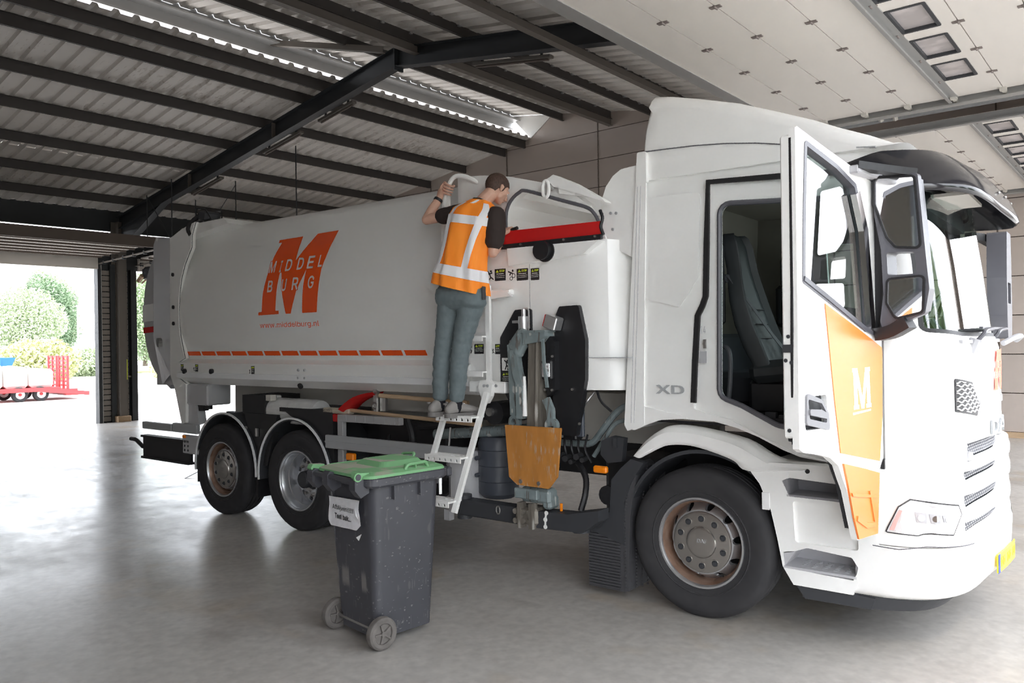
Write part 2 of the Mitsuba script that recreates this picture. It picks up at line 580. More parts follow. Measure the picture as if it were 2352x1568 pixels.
add('column', bx(XL - .06, XL + .0, 4.95, 5.08, -.28, 4.2), 'm_frame', wl, smooth=False)
add('base_plate', bx(XL - .04, XL + .2, 5.02, 5.40, -.28, -.10, .02), 'm_wood', wl, smooth=False)
add('yellow_marker', bx(XL + .05, XL + .08, 5.305, 5.36, .92, 1.5), 'm_print_lime', wl, smooth=False)

# --- right wall (the camera looks out from its doorway): posts and the wall over the doors
wr = numbered('wall_right')
info(wr, None, None, None, 'structure')
DOORS_R = [(-6.9, -1.3), (-0.85, 4.75), (5.65, 11.3)]
wall = sbox(YN, 0, YG, 5.7)
for a, b in DOORS_R:
    wall = wall.difference(sbox(a, -.1, b, 4.3))
add('cladding', prism(wall, 'x', XR, XR + .12), 'm_wall_panel', wr, smooth=False)

# --- ceiling: corrugated sheets on purlins and portal frames
ce = numbered('ceiling')
info(ce, 'corrugated metal roof on dark purlins and steel portal frames', None, None, 'structure')


def corr(x0, x1, side, y0, y1, off=0.0):
    """corrugated sheet: trapezoid ribs that run up the slope"""
    ys, up = [], []
    y, p = y0, 0.333
    while y < y1 - 1e-6:
        for dy, u in ((0, 0), (0.19, 0), (0.225, 1), (0.30, 1)):
            if y + dy <= y1:
                ys.append(y + dy)
                up.append(u)
        y += p
    ys.append(y1)
    up.append(0)
    g = np.array([[[x, yy, roof_z(x, side) + off + 0.055 * uu] for yy, uu in zip(ys, up)] for x in (x0, x1)])
    return sheet(g)


W = 1.998
yy = YN
while yy < YG:
    y1 = min(yy + W, YG)
    for x0, x1 in ((XL - .3, -17.0), (-17.06, -13.9), (-13.95, -10.75)):
        add('sheet', corr(x0, x1, 0, yy, y1, .012 * (x0 > -17.5)), 'm_sheet', ce, smooth=False)
    for x0, x1 in ((-11.35, -7.6), (-7.65, -4.2), (-4.25, -.6), (-.65, XR + .3)):
        add('sheet', corr(x0, x1, 1, yy, y1, -.012 * (x0 > -7.7)), 'm_sheet', ce, smooth=False)
    yy += W
# ridge: the right slope reaches over the left one and leaves a strip of daylight
add('ridge_board', cat(bx(-11.42, -11.36, YN, YG, 7.64, 8.11), bx(-11.36, -11.1, YN, YG, 7.83, 7.86)), 'm_galv', ce, smooth=False)
add('ridge_angle', bx(-11.40, -11.28, YN, YG, 7.60, 7.64), 'm_galv', ce, smooth=False)
y = YN + .5
while y < YG:
    add('ridge_post', bx(-11.38, -11.33, y, y + .05, 7.2, 7.62), 'm_galv', ce, smooth=False)
    y += 1.75


def zpurlin(x, side, y0, y1, h=.2, mat='m_purlin'):
    z = roof_z(x, side)
    s = 1 if side == 0 else -1
    m = cat(bx(x - .004, x + .004, y0, y1, z - h, z), bx(x - .05 * s, x, y0, y1, z - h, z - h + .006), bx(x, x + .05 * s, y0, y1, z - .007, z - .001))
    add('purlin', m, mat, ce, smooth=False)


PL = [-10.95, -12.3 + .65, -13.15, -14.62, -16.25, -17.85, -19.42]
PR_ = [-9.7, -8.22, -7.0, -5.7, -4.4, -3.1, -1.8, -.5, .8, 2.1]
for x in PL:
    zpurlin(x, 0, YN, YG)
for x in PR_:
    zpurlin(x, 1, YN, YG)
add('ridge_beam', cat(bx(-8.29, -8.16, YN, YG, 7.16, 7.175), bx(-8.235, -8.215, YN, YG, 7.175, 7.36)), 'm_frame_light', ce, smooth=False)
# bolted hooks where the sheets rest on the purlins
for x in PL:
    y = -3.0
    while y < YG - .2:
        add('clip', bx(x - .075, x - .012, y, y + .10, roof_z(x, 0) - .06, roof_z(x, 0) - .015), 'm_print_white', ce, smooth=False)
        y += .666
for x in PR_[1:6]:
    y = 1.0
    while y < YG - .2:
        add('clip', bx(x + .012, x + .055, y, y + .06, roof_z(x, 1) - .05, roof_z(x, 1) - .012), 'm_galv', ce, smooth=False)
        y += .666


def ibeam(a, b, h, w, up=(0, 0, 1)):
    """I-section from a to b (top of section on the line)"""
    prof = [(-w / 2, 0), (w / 2, 0), (w / 2, -.015), (.006, -.015), (.006, -h + .015), (w / 2, -h + .015), (w / 2, -h), (-w / 2, -h), (-w / 2, -h + .015), (-.006, -h + .015), (-.006, -.015), (-w / 2, -.015)]
    return sweep([a, b], prof, up=up)


for yf in (5.22, -0.95, -7.1):
    add('rafter', ibeam((XL, yf, roof_z(XL, 0) - .2), (RX, yf, 7.41), .36, .19), 'm_frame', ce, smooth=False)
    add('rafter', ibeam((RX, yf, 7.41), (XR, yf, roof_z(XR, 1) - .2), .36, .19), 'm_frame', ce, smooth=False)
    # haunch at the eaves, end plates at the ridge
    add('haunch', cat(prism([(XL + .05, 5.30), (XL + .05, 4.65), (XL + .25, 4.62), (XL + 2.8, 5.68), (XL + 2.8, 5.85)], 'y', yf - .006, yf + .006),
                      sweep([(XL + .25, yf, 4.62), (XL + 2.8, yf, 5.67)], [(-.095, 0), (.095, 0), (.095, -.014), (-.095, -.014)], up=(0, 0, 1))), 'm_frame', ce, smooth=False)
    add('end_plate', bx(RX - .02, RX + .02, yf - .11, yf + .11, 6.98, 7.46), 'm_frame', ce, smooth=False)
    for x in (-16.5, -12.8):
        add('stiffener', bx(x - .01, x + .01, yf - .09, yf + .09, roof_z(x, 0) - .55, roof_z(x, 0) - .21), 'm_frame_light', ce, smooth=False)
# brace from the ridge opening to the frame
add('brace', sweep([(-11.36, 4.2, 7.83), (-8.9, 5.0, 7.30)], [(-.05, 0), (.05, 0), (.05, .11), (.04, .11), (.04, .01), (-.05, .01)]), 'm_frame_light', ce, smooth=False)
# pipe that carries the door tracks, and hanging rods
add('carrier', sweep([(-4.45, YN, 6.28), (-4.62, YG, 6.28)], [(-.06, -.05), (.06, -.05), (.06, .05), (-.06, .05)]), 'm_frame_light', ce, smooth=False)
for (x, y, z0, z1) in ((-16.6, 4.75, 4.4, 6.0), (-16.1, 6.2, 4.4, 6.1), (-13.6, 6.3, 4.8, 6.6), (-17.8, 4.7, 4.4, 5.75), (-17.3, 5.75, 4.5, 5.7)):
    add('hanger', bx(x - .01, x + .01, y - .01, y + .01, z0, z1), 'm_frame', ce, smooth=False)
add('hanger', sweep([(-17.8, 4.72, 5.7), (-16.6, 4.75, 4.45)], circ(.012, 4)), 'm_frame', ce, smooth=False)
add('hanger', sweep([(-17.3, 5.8, 4.5), (-16.1, 6.2, 6.0)], circ(.011, 4)), 'm_frame', ce, smooth=False)


# --- strip lights hung below the frame (not lit)
def strip_light(x0, x1, side, y, label):
    t = thing('strip_light', label, 'light fixture', 'unlit strip lights under the roof beams')
    z = lambda x: roof_z(x, side) - .62
    add('channel', sweep([(x0, y, z(x0)), (x1, y, z(x1))], [(-.055, 0), (.055, 0), (.055, .05), (-.055, .05)], up=(0, 0, 1)), 'm_frame_light', t, smooth=False)
    add('tube', cyl((x0 + .05, y, z(x0 + .05) - .022), (x1 - .05, y, z(x1 - .05) - .022), .018, 8), 'm_brown_rib', t)
    for x in (x0 + .2, x1 - .2):
        add('bracket', bx(x - .015, x + .015, y - .02, y + .02, z(x) + .04, z(x) + .2), 'm_frame', t, smooth=False)


strip_light(-11.45, -10.3, 0, 5.42, 'unlit strip light high on the sloping roof beam, nearest the ridge')
strip_light(-13.55, -12.1, 0, 5.42, 'unlit strip light midway along the sloping roof beam')
strip_light(-16.8, -15.4, 0, 5.42, 'unlit strip light low on the sloping roof beam near the bin lorry tailgate')
strip_light(-7.0, -5.3, 1, 5.42, 'unlit strip light under the right-hand roof beam next to the raised door')


# --- raised sectional doors: right side (over the cab) and left side
def raised_door(n, y0, y1, zc, x_in, s, cnt, detail, windows=True):
    d = 'door_%d' % n
    labels[d] = {'kind': 'structure'}
    h = .451
    for k in range(cnt):
        a = x_in + s * k * h
        p = sbox(min(a, a + s * h) + .004, y0, max(a, a + s * h) - .004, y1)
        wins = []
        if windows and k == 4:
            y = y1 - 0.69
            while y - .6 > y0 + .1:
                wins.append((y - .592, y))
                y -= .80
            for w in wins:
                p = p.difference(rrect(a + s * .035, a + s * .335, w[0], w[1], .02).buffer(0))
        add('panel', prism(p, 'z', zc, zc + .045), 'm_door_panel', d, smooth=False)
        for w in wins:
            fr_ = rrect(a + s * .035, a + s * .335, w[0], w[1], .02)
            add('window_frame', prism(fr_.difference(fr_.buffer(-.028)), 'z', zc - .008, zc + .05), 'm_dark', d, smooth=False)
            add('pane', prism(fr_.buffer(-.026), 'z', zc + .02, zc + .026), 'm_acrylic', d, smooth=False)
    if detail:
        for k in range(1, cnt):
            x = x_in + s * k * h
            y = y1 - .70
            while y > y0 + .1:
                add('hinge', cat(bx(x - .045, x + .045, y - .022, y + .022, zc - .008, zc), cyl((x, y - .03, zc - .008), (x, y + .03, zc - .008), .01, 8)), 'm_hinge', d, smooth=False)
                y -= .79
            if k == 4:
                add('stiffener', cat(bx(x - .05, x + .04, y0, y1, zc - .01, zc), bx(x - .05, x - .042, y0, y1, zc - .055, zc), bx(x - .05, x - .02, y0, y1, zc - .06, zc - .052)), 'm_galv', d, smooth=False)
            add('roller', cat(bx(x - .03, x + .03, y1 - .06, y1 + .02, zc - .03, zc + .01), cyl((x, y1, zc - .02), (x, y1 + .09, zc - .02), .022, 10)), 'm_under_white', d)
        add('edge_profile', cat(bx(x_in - s * .07, x_in, y0, y1, zc - .004, zc + .045), bx(x_in, x_in + s * .075, y0, y1, zc - .008, zc)), 'm_galv', d, smooth=False)
    for y in (y1 + .02, y0 - .1):
        add('track', cat(bx(x_in - s * .12, x_in + s * cnt * h, y, y + .08, zc - .075, zc - .06), bx(x_in - s * .12, x_in + s * cnt * h, y + .065, y + .08, zc - .075, zc + .03)), 'm_galv', d, smooth=False)
    return d


raised_door(1, -0.85, 4.68, 4.40, -1.20, 1, 9, True)
d2 = raised_door(2, 5.75, 11.42, 4.40, -1.20, 1, 9, True)
raised_door(3, -6.9, -1.35, 4.40, -1.20, 1, 9, False, False)
add('carrier_beam', cat(bx(-3.4, 2.9, 5.62, 5.70, 4.52, 4.72), bx(-3.4, 2.9, 5.5, 5.62, 4.70, 4.72)), 'm_guard_grey', d2, smooth=False)
for x in (-.35, ):
    add('bracket', cat(sweep([(x, 5.05, 5.2), (x, 5.55, 4.5)], circ(.03, 4)), sweep([(x + .15, 5.05, 5.2), (x + .15, 5.6, 4.5)], circ(.03, 4))), 'm_under_white', d2, smooth=False)

for n, (y0, y1) in ((4, (-1.3, 4.62)), (5, (5.7, 11.3))):
    d = 'door_%d' % n
    labels[d] = {'kind': 'structure'}
    add('panel', bx(XL - .02, XL + .06, y0 + .02, y1 - .02, HZ - .02, HZ + .34), 'm_door_panel', d, smooth=False)
    for k in range(7):
        a = XL + .25 + k * .5
        zc = HZ + .32 + .012 * k
        add('panel', bx(a, a + .49, y0, y1, zc, zc + .045), 'm_door_panel', d, smooth=False)
        add('stiffener', bx(a - .03, a + .03, y0, y1, zc - .045, zc), 'm_brown_rib', d, smooth=False)
    a = XL + .25 + 7 * .5
    add('bottom_bar', bx(a - .04, a + .02, y0, y1, HZ + .24, HZ + .50), 'm_brown_rib', d, smooth=False)
    for y in (y0 - .06, y1 + .0):
        add('track', sweep([(XL, y + .03, HZ + .12), (XL + 3.9, y + .03, HZ + .25)], [(-.03, 0), (.03, 0), (.03, .03), (-.03, .03)], up=(0, 0, 1)), 'm_frame_light', d, smooth=False)
        for k in range(6):
            x = XL + .3 + k * .6
            add('roller', bx(x, x + .08, y, y + .08, HZ + .1 + .02 * k, HZ + .2 + .02 * k), 'm_frame', d, smooth=False)
# roller motor and chain at the second doorway's corner
t = 'door_5'
add('motor', cat(cyl((XL + .3, 5.85, 4.05), (XL + .75, 5.95, 4.05), .12, 12), bx(XL + .2, XL + .5, 5.75, 6.0, 3.8, 4.1, .02)), 'm_dark', t)
add('motor_bracket', cat(sweep([(XL + .1, 5.8, 3.7), (XL + .7, 6.0, 4.1)], circ(.03, 5)), sweep([(XL + .1, 5.7, 3.75), (XL + .3, 5.72, 3.9)], circ(.07, 6))), 'm_wood', t)
FR.pop()

# --- yard outside
gz_ = -0.30
FR.append(BLD)
n = 25
xg = np.linspace(-150, 90, 41)
yg = np.linspace(-90, 120, 31)
hole = []
add('ground', (np.array([[-160, -110, gz_], [90, -110, gz_], [90, 150, gz_], [-160, 150, gz_]]), [[0, 1, 2], [0, 2, 3]]), 'm_yard', kind='structure', smooth=False, label='pale paved yard outside the doorways')
add('apron', (np.array([[XR + .2, -60, -.004], [XR + 30, -60, -.004], [XR + 30, 60, -.004], [XR + .2, 60, -.004]]), [[0, 1, 2], [0, 2, 3]]), 'm_yard', kind='structure', smooth=False)
FR.pop()



# ------------------------------------------------------------------ the refuse truck
TK = thing('garbage_truck', 'white side-loading refuse truck with an orange M on its body and its cab door open', 'truck')


def part(name, mesh, mat, par=None, **k):
    return add(name, mesh, mat, par or TK, **k)


def far(m):
    """mirror image on the truck's other side"""
    v, f = arrs(m)
    v = v.copy()
    v[:, 1] = 2.5 - v[:, 1]
    return v, f[:, ::-1]


# --- chassis
part('chassis_rail', cat(bx(-6.9, 1.0, .84, .92, .72, 1.02), bx(-6.9, 1.0, 1.58, 1.66, .72, 1.02)), 'm_chassis', smooth=False)
part('cross_member', cat(*[bx(x, x + .1, .9, 1.6, .74, .98) for x in (-6.8, -5.1, -3.4, -2.6, -1.4, .3)]), 'm_chassis', smooth=False)
part('subframe', cat(bx(-6.6, -.6, .78, .90, 1.02, 1.42), bx(-6.6, -.6, 1.6, 1.72, 1.02, 1.42), bx(-5.05, -1.9, .55, .62, 1.2, 1.45)), 'm_under_white', smooth=False)
part('axle', cat(cyl((-.085, .2, .50), (-.085, 2.3, .50), .07, 10), cyl((-4.37, .3, .49), (-4.37, 2.2, .49), .10, 12), sph((-4.37, 1.25, .49), (.22, .2, .22), 8), cyl((-5.70, .2, .49), (-5.70, 2.3, .49), .08, 10)), 'm_chassis')
part('engine', bx(-.75, .9, .72, 1.78, .45, 1.05, .06), 'm_chassis', smooth=False)
part('air_bellow', cat(*[lathe([(0, .62), (.12, .62), (.14, .70), (.12, .78), (.14, .86), (.12, .94), (0, .94)], 14, 'z') for _ in (0,)]), 'm_chassis', frame=tr(-4.95, .95, 0))


# --- wheels
def wheel(x, kind, farside=False, z=.50, lod=1):
    """kind: 'front' dished outward with a nut cover, 'drive' deep-set"""
    fr = FR[-1] @ tr(x, 0, z)
    if farside:
        m = np.eye(4)
        m[1, 1], m[1, 3] = -1, 2.5
        fr = m @ fr
    n = 72
    w = numbered(TK + '__wheel')
    wd = .30 if kind == 'front' else .60
    tp = [(.285, .030), (.300, .018), (.330, .008), (.40, -.004), (.445, -.004), (.476, .008), (.495, .030), (.502, .055)]
    y = .075
    while y < wd - .08:
        tp += [(.503, y), (.503, y + .034), (.492, y + .037), (.492, y + .046), (.503, y + .049)]
        y += .05
    tp += [(.502, wd - .055), (.49, wd - .02), (.42, wd), (.30, wd - .02), (.285, wd - .03), (.285, .030)]
    add('tyre', lathe(tp, n), 'm_rubber', w, frame=fr)
    bead = lathe([(.337, .0055), (.343, .0020), (.349, .0045)], n)
    add('tyre_line', bead, 'm_rubber', w, frame=fr)
    add('rim_lip', lathe([(.280, .06), (.281, .028), (.290, .010), (.302, .010), (.304, .020), (.298, .03), (.292, .03), (.288, .05), (.280, .06)], n), 'm_rim', w, frame=fr)
    if kind == 'front':
        add('rim_barrel', lathe([(.281, .03), (.274, .06), (.268, .09), (.268, .20), (.276, .24), (.276, .244), (.262, .2), (.262, .09), (.268, .058), (.281, .03)], n), 'm_rust_rim', w, frame=fr)
        disc = man(lathe([(0, .05), (.205, .05), (.215, .052), (.225, .062), (.240, .10), (.255, .135), (.268, .15), (.268, .165), (.25, .16), (.232, .125), (.212, .075), (0, .075), (0, .05)], n))
        for k in range(10):
            a = math.radians(36 * k + 8)
            c = np.array([.238 * math.cos(a), 0, .238 * math.sin(a)])
            disc = disc - man(cyl(c + [0, 0.0, 0], c + [0, .3, 0], .026, 16))
        add('disc', disc, 'm_rim', w, frame=fr)
        add('drum', lathe([(0, .19), (.25, .19), (.25, .2), (0, .2), (0, .19)], 32), 'm_chassis', w, frame=fr)
        add('hub_cover', lathe([(0, .022), (.085, .022), (.100, .026), (.106, .034), (.118, .036), (.190, .038), (.204, .042), (.207, .05), (.2, .056), (0, .056), (0, .022)], n), 'm_hub', w, frame=fr)
        for k in range(10):
            a = math.radians(36 * k + 18)
            c = np.array([.158 * math.cos(a), 0, .158 * math.sin(a)])
            add('nut_socket', xf(lathe([(.021, .034), (.026, .0335), (.027, .037), (.0215, .039), (.021, .034)], 18), tr(*c)), 'm_hub', w, frame=fr)
            add('nut', xf(cat(cyl((0, .0365, 0), (0, .036, 0), .021, 14), cyl((0, .024, 0), (0, .038, 0), .014, 6)), tr(*c)), 'm_dark', w, frame=fr)
        if x > -2 and not farside:
            add('emblem', xf(prism(fit(textpoly('DAF', .03, True), -.035, .035, -.013, .013), 'y', .020, .0225), tr(0.01, 0, .012)), 'm_rim', w, frame=fr)
    else:
        add('rim_barrel', lathe([(.281, .03), (.268, .055), (.262, .10), (.255, .105), (.252, .20), (.256, .21), (.256, .235), (.262, .235), (.262, .2), (.268, .08), (.285, .03), (.281, .03)], n), 'm_rim', w, frame=fr)
        disc = man(lathe([(0, .215), (.10, .205), (.14, .185), (.215, .19), (.235, .205), (.258, .225), (.258, .24), (.21, .215), (0, .24), (0, .215)], n))
        for k in range(10):
            a = math.radians(36 * k + 14)
            c = np.array([.205 * math.cos(a), 0, .205 * math.sin(a)])
            disc = disc - man(cyl(c, c + [0, .4, 0], .026, 16))
        add('disc', disc, 'm_rim', w, frame=fr)
        for k in range(10):
            a = math.radians(36 * k + 30)
            c = np.array([.165 * math.cos(a), 0, .165 * math.sin(a)])
            add('nut', xf(cyl((0, .155, 0), (0, .19, 0), .016, 6), tr(*c)), 'm_hub', w, frame=fr)
        add('drum', lathe([(0, .26), (.24, .26), (.24, .27), (0, .27), (0, .26)], 32), 'm_chassis', w, frame=fr)
        add('hub', lathe([(0, .06), (.07, .065), (.085, .08), (.09, .19), (.12, .2), (.12, .215), (0, .215), (0, .06)], 32), 'm_dark', w, frame=fr)
    return w


def rust_rim(p, n, uv):
    return mix((0.16, 0.075, 0.04), (0.34, 0.24, 0.19), fbm(p.x * 14, p.y * 30, p.z * 14, 3))


pr('m_rust_rim', rust_rim, 0.45, metal=0.4)
wheel(-.085, 'front')
wheel(-4.37, 'drive')
wheel(-5.70, 'front')
wheel(-.085, 'front', True)
wheel(-4.37, 'drive', True)
wheel(-5.70, 'front', True)

# --- the body: a bulging tank
SIDE = [(.60, 3.255), (.34, 3.235), (.22, 3.20), (.168, 3.13), (.158, 3.03), (.118, 2.92), (.077, 2.81), (.036, 2.64), (.010, 2.476), (.0, 2.35), (-.003, 2.232), (.0, 2.10), (.015, 1.974), (.035, 1.85), (.06, 1.745), (.075, 1.69)]
SZ = np.array([s[1] for s in SIDE][::-1])
SY = np.array([s[0] for s in SIDE][::-1])


def side_y(z):
    return np.interp(z, SZ, SY)


half = [(1.25, 3.265)] + SIDE + [(.12, 1.45)]
sec = half + [(2.5 - y, z) for y, z in half[::-1][:-1]]
tank = loft([[(x, y, z) for y, z in sec] for x in (-6.52, -2.05)])
part('tank', tank, 'm_body_white', smooth=40)
sill = [(.14, 1.715), (.065, 1.712), (-.032, 1.668), (-.036, 1.505), (.085, 1.425), (.16, 1.425)]
sill2 = np.array(sill)
lw = part('side_sill', cat(sweep([(-6.54, 0, 0), (-2.06, 0, 0)], [(-y, z) for y, z in sill], up=(0, 0, 1)), far(sweep([(-6.54, 0, 0), (-2.06, 0, 0)], [(-y, z) for y, z in sill], up=(0, 0, 1)))), 'm_body_white', smooth=False)
part('sill_rail', bx(-6.50, -2.06, -.046, -.034, 1.502, 1.562, .004), 'm_trim_rail')
for x in (-4.26, -4.16):
    for z in (1.535, 1.61):
        part('bolt', cyl((x, -.036, z), (x, -.052, z), .012, 8), 'm_guard_grey', lw)
for x, z in ((-6.33, 1.575), (-5.78, 1.58)):
    part('side_marker', cyl((x, -.034, z), (x, -.062, z), .028, 12), 'm_black', lw)
part('drain_cap', cyl((-4.30, .02, 1.455), (-4.30, .0, 1.445), .03, 12), 'm_chassis', lw)


def drape(poly, off=.004, band=.045, ry=None):
    """flat lettering laid on the bulging side"""
    f_ = ry or side_y
    out = []
    a, b, c, d = poly.bounds
    zz = [b] + [z for z in np.arange(math.ceil(b / band) * band, d, band)] + [d]
    for z0, z1 in zip(zz, zz[1:]):
        g = poly.intersection(sbox(a - 1, z0, c + 1, z1))
        for q in getattr(g, 'geoms', [g]):
            if isinstance(q, Polygon) and q.area > 1e-7:
                v, t = trimesh.creation.triangulate_polygon(q, engine='earcut')
                v = np.asarray(v)
                out.append((np.stack([v[:, 0], f_(v[:, 1]) - off, v[:, 1]], 1), np.asarray(t)))
    v, f = cat(*out)
    n = np.cross(v[f[:, 1]] - v[f[:, 0]], v[f[:, 2]] - v[f[:, 0]])
    f = np.where((n[:, 1] > 0)[:, None], f[:, ::-1], f)
    return v, f


MPTS = [(-4.755, 2.952), (-4.371, 2.956), (-4.394, 2.708), (-4.143, 2.962), (-3.829, 2.966), (-3.966, 2.601), (-3.987, 2.419), (-4.009, 2.175), (-4.234, 2.175), (-4.225, 2.432), (-4.2, 2.606), (-4.331, 2.393), (-4.416, 2.175), (-4.497, 2.175), (-4.564, 2.405), (-4.596, 2.599), (-4.624, 2.6), (-4.653, 2.41), (-4.665, 2.212), (-4.611, 2.21), (-4.612, 2.176), (-4.957, 2.173), (-4.956, 2.204), (-4.898, 2.208), (-4.883, 2.398), (-4.83, 2.602), (-4.779, 2.759), (-4.7, 2.921), (-4.756, 2.921)]
LET = [('M', -4.811, -4.711, 2.607, 2.727), ('I', -4.637, -4.606, 2.604, 2.723), ('D', -4.541, -4.442, 2.609, 2.73), ('D', -4.352, -4.256, 2.611, 2.732), ('E', -4.195, -4.097, 2.611, 2.737), ('L', -4.024, -3.962, 2.616, 2.736), ('B', -4.807, -4.722, 2.406, 2.526), ('U', -4.573, -4.497, 2.406, 2.529), ('R', -4.402, -4.304, 2.41, 2.536), ('G', -4.153, -4.063, 2.412, 2.537)]
cut = unary_union([affinity.skew(fit(textpoly(c, .1, True), a, b, z0, z1), 6, 0, origin=((a + b) / 2, (z0 + z1) / 2)) for c, a, b, z0, z1 in LET])
mark = Polygon(MPTS).buffer(0)
# the small letters stand out of the M and, where they leave it, keep a thin orange edge
mark = unary_union([mark, cut.buffer(.006).intersection(mark.buffer(.05))]).difference(cut)
part('town_mark', drape(mark), 'm_orange', smooth=False, label='large orange letter M with MIDDELBURG cut out of it')
part('web_address', drape(fit(textpoly('www.middelburg.nl', .06), -4.942, -3.987, 2.026, 2.095)), 'm_orange', smooth=False, label='orange lettering www.middelburg.nl')
for k in range(13):
    x = -6.41 + .2955 * k
    if x + .26 < -2.3:
        part('orange_dash', drape(Polygon([(x - .012, 1.800), (x + .25, 1.800), (x + .268, 1.753), (x + .006, 1.753)])), 'm_orange', smooth=False)


# --- warning stickers
def man_icon(x0, z0, s, kind):
    """a small falling or caught figure"""
    P = lambda *q: [(x0 + a * s, z0 + b * s) for a, b in q]
    g = [Point(*P((.62, .86))[0]).buffer(.10 * s)]
    if kind == 0:
        ls = [((.15, .62), (.45, .62), (.75, .70)), ((.45, .62), (.62, .30), (.40, .10)), ((.62, .30), (.88, .12)), ((.30, .85), (.45, .62))]
    elif kind == 1:
        ls = [((.15, .80), (.42, .70), (.62, .60)), ((.42, .70), (.30, .50))]
        for cx_, cz_, r in ((.72, .42, .20), (.45, .18, .17)):
            c = Point(*P((cx_, cz_))[0])
            g.append(c.buffer(r * s).difference(c.buffer((r - .05) * s)))
    else:
        ls = [((.45, .78), (.50, .45), (.35, .08)), ((.50, .45), (.70, .25), (.62, .05)), ((.25, .88), (.46, .74), (.72, .62)), ((.62, .86), (.48, .74))]
    return unary_union(g + [LineString(P(*l)).buffer(.055 * s) for l in ls])


def sticker(x, z, w, h, y, icon=None, text=True):
    st = part('warning_label', plate(rrect(x, x + w, z - h, z, .004), 'y', y - .003, .003), 'm_print_black', smooth=False)
    t = Polygon([(x + .10 * w, z - .30 * h), (x + .38 * w, z - .30 * h), (x + .24 * w, z - .07 * h)])
    pr_ = t.difference(sbox(x + .22 * w, z - .26 * h, x + .26 * w, z - .14 * h))
    if text:
        pr_ = pr_.union(fit(textpoly('STOP', .02, True), x + .44 * w, x + .92 * w, z - .28 * h, z - .09 * h))
    add('print', plate(pr_, 'y', y - .0045, .0015), 'm_print_lime', st, smooth=False)
    lines = unary_union([sbox(x + .16 * w, z - .45 * h, x + .84 * w, z - .40 * h), sbox(x + .06 * w, z - .60 * h, x + .94 * w, z - .57 * h), sbox(x + .1 * w, z - .74 * h, x + .9 * w, z - .71 * h)])
    add('print', plate(lines, 'y', y - .0045, .0015), 'm_print_white', st, smooth=False)
    if icon is not None:
        ip = part('pictogram', plate(rrect(x - .92 * w, x - .02 * w, z - h, z, .004), 'y', y - .002, .002), 'm_label_paper', smooth=False)
        add('print', plate(man_icon(x - .88 * w, z - .95 * h, .82 * w, icon), 'y', y - .0035, .0015), 'm_print_black', ip, smooth=False)


# --- hopper behind the cab
top_prof = [(-2.35, 3.235), (-2.1, 3.225), (-1.89, 3.205), (-1.63, 3.16), (-1.31, 3.07), (-1.05, 2.96), (-.92, 2.86), (-.84, 2.74), (-.79, 2.60), (-.56, 2.57)]
plan_h = [(-2.2, .03), (-2.1, .0), (-1.0, .0), (-.88, .012), (-.78, .05), (-.70, .11), (-.63, .20), (-.58, .32), (-.565, .5)]
plan_h = plan_h + [(x, 2.5 - y) for x, y in plan_h[::-1]]
hop = man(prism(plan_h, 'z', 1.5, 3.4)) ^ man(prism([(-2.4, 1.5)] + top_prof + [(-.5, 1.5)], 'y', -.2, 2.8))
win = Polygon([(-1.664, 2.60), (-1.664, 2.84), (-1.640, 2.93), (-1.594, 2.985), (-1.53, 3.02), (-1.46, 3.025), (-1.144, 2.915), (-.93, 2.84), (-.86, 2.79), (-.815, 2.71), (-.795, 2.60)])
hop = hop - man(prism(win, 'y', -.3, .06)) - man(prism(win.buffer(.02), 'y', .055, 1.9)) - man(bx(-1.60, -.90, .12, 1.9, 2.62, 3.5))
part('hopper', hop, 'm_white', smooth=35)
wp = np.array(win.exterior.coords)[:-1]
wp = smoothpath([(a, -.012, b) for a, b in wp], 4)
part('hopper_seal', tube(wp, .014, 8), 'm_mirror_shell')
part('rubber_flap', sweep([(-1.735, -.022, 2.665), (-.79, -.022, 2.655)], [(-.012, -.045), (.006, -.045), (.012, .065), (-.0, .065)], up=(0, 0, 1)), 'm_red', smooth=False, label='red rubber flap along the hopper opening')
part('flap_strip', bx(-1.735, -.785, -.045, -.012, 2.590, 2.625), 'm_black', smooth=False)
for x in (-1.68, -1.5, -1.3, -1.1, -.83):
    part('bolt', cyl((x, -.045, 2.612), (x, -.055, 2.612), .009, 6), 'm_steel')
part('knob', cat(cyl((-1.61, -.02, 2.735), (-1.54, -.03, 2.745), .014, 8)), 'm_black')
part('chute_box', prism([(-1.63, 2.59), (-.80, 2.585), (-.93, 2.495), (-1.62, 2.455)], 'y', -.05, .05), 'm_white', smooth=False)
part('limit_switch', cat(cyl((-1.275, -.05, 2.545), (-1.275, -.10, 2.545), .072, 24), cyl((-1.262, -.05, 2.54), (-1.262, -.06, 2.54), .082, 24)), 'm_black')
part('lid_edge', cat(prism([(-1.23, 3.075), (-1.17, 3.10), (-1.0, 3.02), (-.74, 2.86), (-.73, 2.845), (-1.0, 2.95), (-1.17, 3.01)], 'y', -.07, .02), prism([(-1.14, 3.0), (-.95, 2.945), (-.92, 2.91), (-1.13, 2.955)], 'y', -.05, .02)), 'm_white', smooth=False)
part('lid_loop', tube([(-1.235 + .028 * math.cos(a), -.075, 3.0 + .062 * math.sin(a)) for a in np.linspace(0, 2 * math.pi, 25)[:-1]], .014, 8, closed=True), 'm_white')
part('lid_latch', cyl((-1.21, -.06, 3.03), (-1.2, -.03, 3.0), .022, 10), 'm_steel')
gp = Polygon([(-.872, 2.60), (-.872, 2.80), (-.855, 2.90), (-.82, 2.99), (-.76, 3.06), (-.69, 3.10), (-.55, 3.11), (-.55, 1.53), (-.60, 1.53), (-.60, 2.45)])
part('guard_plate', plate(gp, 'y', .10, .02), 'm_white', smooth=False)
